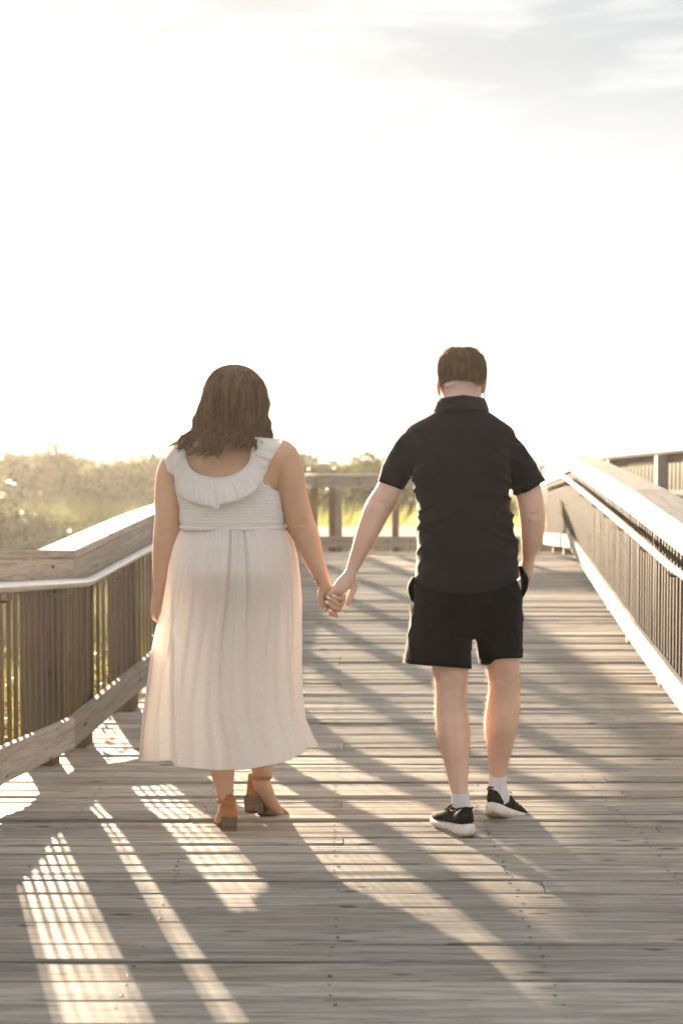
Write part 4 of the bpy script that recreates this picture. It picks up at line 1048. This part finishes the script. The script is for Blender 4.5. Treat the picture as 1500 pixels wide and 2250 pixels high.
# hair
hm = [(y, xl-3, xr+3, Yc, b+.007) for y, xl, xr, Yc, b in hd[:5]]
hm[0] = (766, 992, 1036, YM+.045, .03); hm[4] = (843, 969, 1062, YM+.07, .107); hm.append((858, 974, 1057, YM+.075, .10)); hm.append((872, 982, 1050, YM+.08, .09))
def hcut(x): return np.interp(x, [960, 972, 980, 1000, 1012, 1030, 1045, 1058, 1068], [838, 850, 852, 846, 842, 845, 848, 838, 828])
def hair_edge(co):
    px, py, dep = proj(co); hy = hcut(px); over = (py > hy) & (co[:, 1] < YM+.06)
    co[:, 2] = np.where(over, co[:, 2]+(py-hy)*dep/F, co[:, 2])
    return co
hmass = solid('hair_mass', [trunk(hm, 4, 40, 2.1)], M['hair_m'], mn, .005, 3, None, hair_edge)
S = []
me = hmass.data; nv = len(me.vertices); co = np.empty(nv*3, np.float32); me.vertices.foreach_get('co', co); co = co.reshape(-1, 3)
no = np.empty(nv*3, np.float32); me.vertices.foreach_get('normal', no); no = no.reshape(-1, 3)
px, py, _ = proj(co); ok = np.where(((py < hcut(px)+3) | (co[:, 1] > YM+.06)) & (no[:, 2] > -.6) & (co[:, 1] < YM+.12))[0]
pick = rng.choice(ok, 9000, replace=True)
c0 = co[pick]+rng.normal(0, .0015, (9000, 3)); nn = no[pick]; crown = np.array([P(1010, 772, YM+.02)[k] for k in range(3)])
dwn = c0-crown; dwn -= (dwn*nn).sum(1)[:, None]*nn; dwn /= np.linalg.norm(dwn, axis=1)[:, None]+1e-6
swirl = rng.normal(0, .45, (9000, 3)); ln = rng.uniform(.008, .017, 9000)[:, None]
ln = np.where(no[pick][:, 2:3] > .6, ln*1.1, ln); swirl[no[pick][:, 2] > .6] *= 1.8; dwn[no[pick][:, 2] > .75] *= .3
S = np.stack([c0, c0+(dwn*.8+nn*.35+swirl*.3)*ln*.5, c0+(dwn*1.0+nn*.32+swirl*.55)*ln], 1)
strands('hair', S, np.array([.0007, .0006, .00018])[None, :], M['hair_m'], mn)
fuzz('nape_hair', mbody, M['hair_m'], mn, lambda x, y, c: (x > 972) & (x < 1058) & (c[:, 1] < YM+.08) & (y > hcut(x)-4) & (y < hcut(x)+2+16*rng.random(len(x))**2.2), 1600, (.004, .009))
# glasses: temple tips seen past the ear
g = empty('glasses', P(1058, 860, YM+.1)) ; bpy.data.objects.remove(g)
v, f = tube_mesh([P(1058, 846, YM+.07), P(1063, 860, YM+.10), P(1063, 872, YM+.13), P(1060, 882, YM+.145)], .0016, 6)
gl = mk('glasses', v, f, M['specs'], mn)
v, f = tube_mesh([P(1063, 872, YM+.13), P(1061, 877, YM+.15), P(1056, 884, YM+.16), P(1040, 884, YM+.2), P(1010, 876, YM+.205)], .0012, 6); mk('glasses_rim', v, f, M['specs'], gl)
# socks
def sock(rows):
    v, f = limb(rows, 1.05, 6, 64); out = []
    n = 64; cnt = (len(v)-2)//n
    for i in range(cnt):
        c = sum((v[i*n+k] for k in range(n)), Vector())/n
        for k in range(n): out.append(c+(v[i*n+k]-c)*(1+(.022 if k % 2 else -.01)))
    out += list(v[-2:]); return mk('sock', out, f, M['sock'], mn)
sock([(1010.5, 1741, YM-.105, 19.8), (1011, 1752, YM-.105, 19.6), (1012.5, 1768, YM-.105, 20.5), (1014, 1785, YM-.105, 22), (1014, 1805, YM-.1, 20)])
sock([(1093, 1703, YM+.093, 19), (1092, 1715, YM+.096, 18.8), (1093, 1730, YM+.1, 20.5), (1096, 1746, YM+.105, 22), (1098, 1760, YM+.11, 20)])
# sneakers
def sneaker(Fm0, side, sc=1.1):
    Fm = lambda u, v, w: Fm0(u*sc, v*sc*1.04, w*sc)
    L_ = .285
    def wd(u): return float(np.interp(u, [0, .012, .04, .09, .15, .20, .24, .27, .285], [.016, .028, .035, .033, .041, .046, .041, .027, .010]))
    def zt(u): return float(np.interp(u, [0, .03, .1, .18, .24, .285], [.050, .047, .039, .032, .030, .034]))
    def zb(u): return float(np.interp(u, [0, .03, .1, .2, .25, .285], [.010, .001, .002, .0, .007, .020]))
    def cen(u): return side*float(np.interp(u, [0, .1, .2, .285], [0, .001, .004, -.004]))
    K = 18
    def sec(u, w_, z0, z1, p=3.2):
        out = []
        for k in range(K):
            a = 2*math.pi*k/K; c_, s_ = math.cos(a), math.sin(a)
            out.append((u, cen(u)+w_*math.copysign(abs(c_)**(2/p), c_), (z0+z1)/2+(z1-z0)/2*math.copysign(abs(s_)**(2/p), s_)))
        return out
    us = [0, .006, .015, .03, .05, .08, .11, .14, .17, .20, .225, .25, .268, .28, .285]
    # upper (parent part)
    top = lambda u: float(np.interp(u, [.002, .012, .03, .055, .08, .105, .13, .16, .20, .24, .275], [.095, .104, .100, .086, .080, .088, .084, .070, .058, .050, .038]))
    secs = []
    for u in [.004, .009, .018, .03, .045, .06, .075, .09, .105, .12, .14, .16, .18, .20, .22, .24, .258, .27, .278]:
        w_ = wd(u)*.90; z0 = zt(u)-.006; z1 = top(u); s_ = []
        narrow = float(np.interp(u, [0, .03, .1, .2, .285], [.78, .72, .62, .6, .7]))
        for k in range(K):
            a = 2*math.pi*k/K; c_, sn = math.cos(a), math.sin(a); zz = (z0+z1)/2+(z1-z0)/2*math.copysign(abs(sn)**.75, sn)
            t = (zz-z0)/(z1-z0); s_.append((u+(.006*t if u < .03 else 0), cen(u)+w_*(1-(1-narrow)*t**1.6)*math.copysign(abs(c_)**.72, c_), zz))
        secs.append(s_)
    up = loft_uvw(Fm, secs, M['knit'], 'sneaker', mn)
    loft_uvw(Fm, [sec(u, wd(u), zb(u)+.004, zt(u)) for u in us], M['sole'], 'midsole', up)
    loft_uvw(Fm, [sec(u, wd(u)*.94, zb(u), zb(u)+.007, 4) for u in us], M['tread'], 'outsole', up)
    # heel tab, collar roll
    v, f = tube_mesh([Fm(u, cen(u)+s*.027*(1 if u > .02 else .6), top(u)-.004) for s in (1,) for u in (.09, .07, .05, .03, .012)]+[Fm(.005, cen(0), top(.01)-.001)]+[Fm(u, cen(u)-.027*(1 if u > .02 else .6), top(u)-.002) for u in (.012, .03, .05, .07, .09)], .0030, 8)
    mk('collar_roll', v, f, M['knit'], up)
    # laces
    for k, u in enumerate((.115, .132, .149, .166)):
        z = top(u)+.001
        v, f = tube_mesh([Fm(u, cen(u)-.024, z-.014), Fm(u+.004, cen(u)-.012, z-.002), Fm(u+.006, cen(u), z+.002), Fm(u+.004, cen(u)+.012, z-.002), Fm(u, cen(u)+.024, z-.014)], .0024, 6); mk('lace', v, f, M['knit'], up)
    for s in (-1, 1):
        v, f = tube_mesh([Fm(.112, cen(.11), top(.11)), Fm(.108, s*.015, top(.11)+.010), Fm(.10, s*.032, top(.11)+.004), Fm(.108, s*.03, top(.11)-.008), Fm(.112, s*.006, top(.11))], .002, 6); mk('lace', v, f, M['knit'], up)
    for k in range(3):
        for s in (-1, 1):
            u0 = .125+k*.022
            V = [Fm(u0+a, cen(u0+a)+s*(wd(u0+a)*.90*(1-.33*t**1.6)+.0015), zt(u0)+(top(u0+a)-zt(u0))*t) for t in (.05, .3, .55, .72) for a in (0, .009)]
            mk('side_stripe', V, [(2*i, 2*i+1, 2*i+3, 2*i+2) for i in range(3)], M['stripe'], up)
    return up
M['stripe'] = mat('charcoal_stripe', (.03, .027, .022), .6)
g1 = G(1031, 1843)
sneaker(frame((g1.x, g1.y-.005, g1.z+.001), (-.33, .93, -.055)), -1)
hp = P(1078, 1794, YM+.03); tp = P(1137, 1806, YM+.24)
f2 = (tp-hp).normalized()
sneaker(frame(hp, f2, math.radians(-8)), 1)

# ------------------------------------------------------------------ sea haze lit by the low sun
HZ = True
if HZ:
    m = bpy.data.materials.new('haze'); m.use_nodes = True; nt = m.node_tree; nt.nodes.clear()
    o_ = N(nt, 'ShaderNodeOutputMaterial'); v_ = N(nt, 'ShaderNodeVolumePrincipled')
    v_.inputs['Density'].default_value = .00045; v_.inputs['Anisotropy'].default_value = .72; v_.inputs['Color'].default_value = (.98, .95, .9, 1)
    nt.links.new(v_.outputs[0], o_.inputs['Volume'])
    bm = bmesh.new(); bmesh.ops.create_cube(bm, size=1); me = bpy.data.meshes.new('haze'); bm.to_mesh(me); bm.free(); me.materials.append(m)
    hz = bpy.data.objects.new('haze', me); col.objects.link(hz); x0, x1, y0, y1, z0, z1 = -5100, 5100, -60, 5100, -2.2, 4.5
    hz.location = ((x0+x1)/2, (y0+y1)/2, (z0+z1)/2); hz.scale = (x1-x0, y1-y0, z1-z0); hz['kind'] = 'stuff'
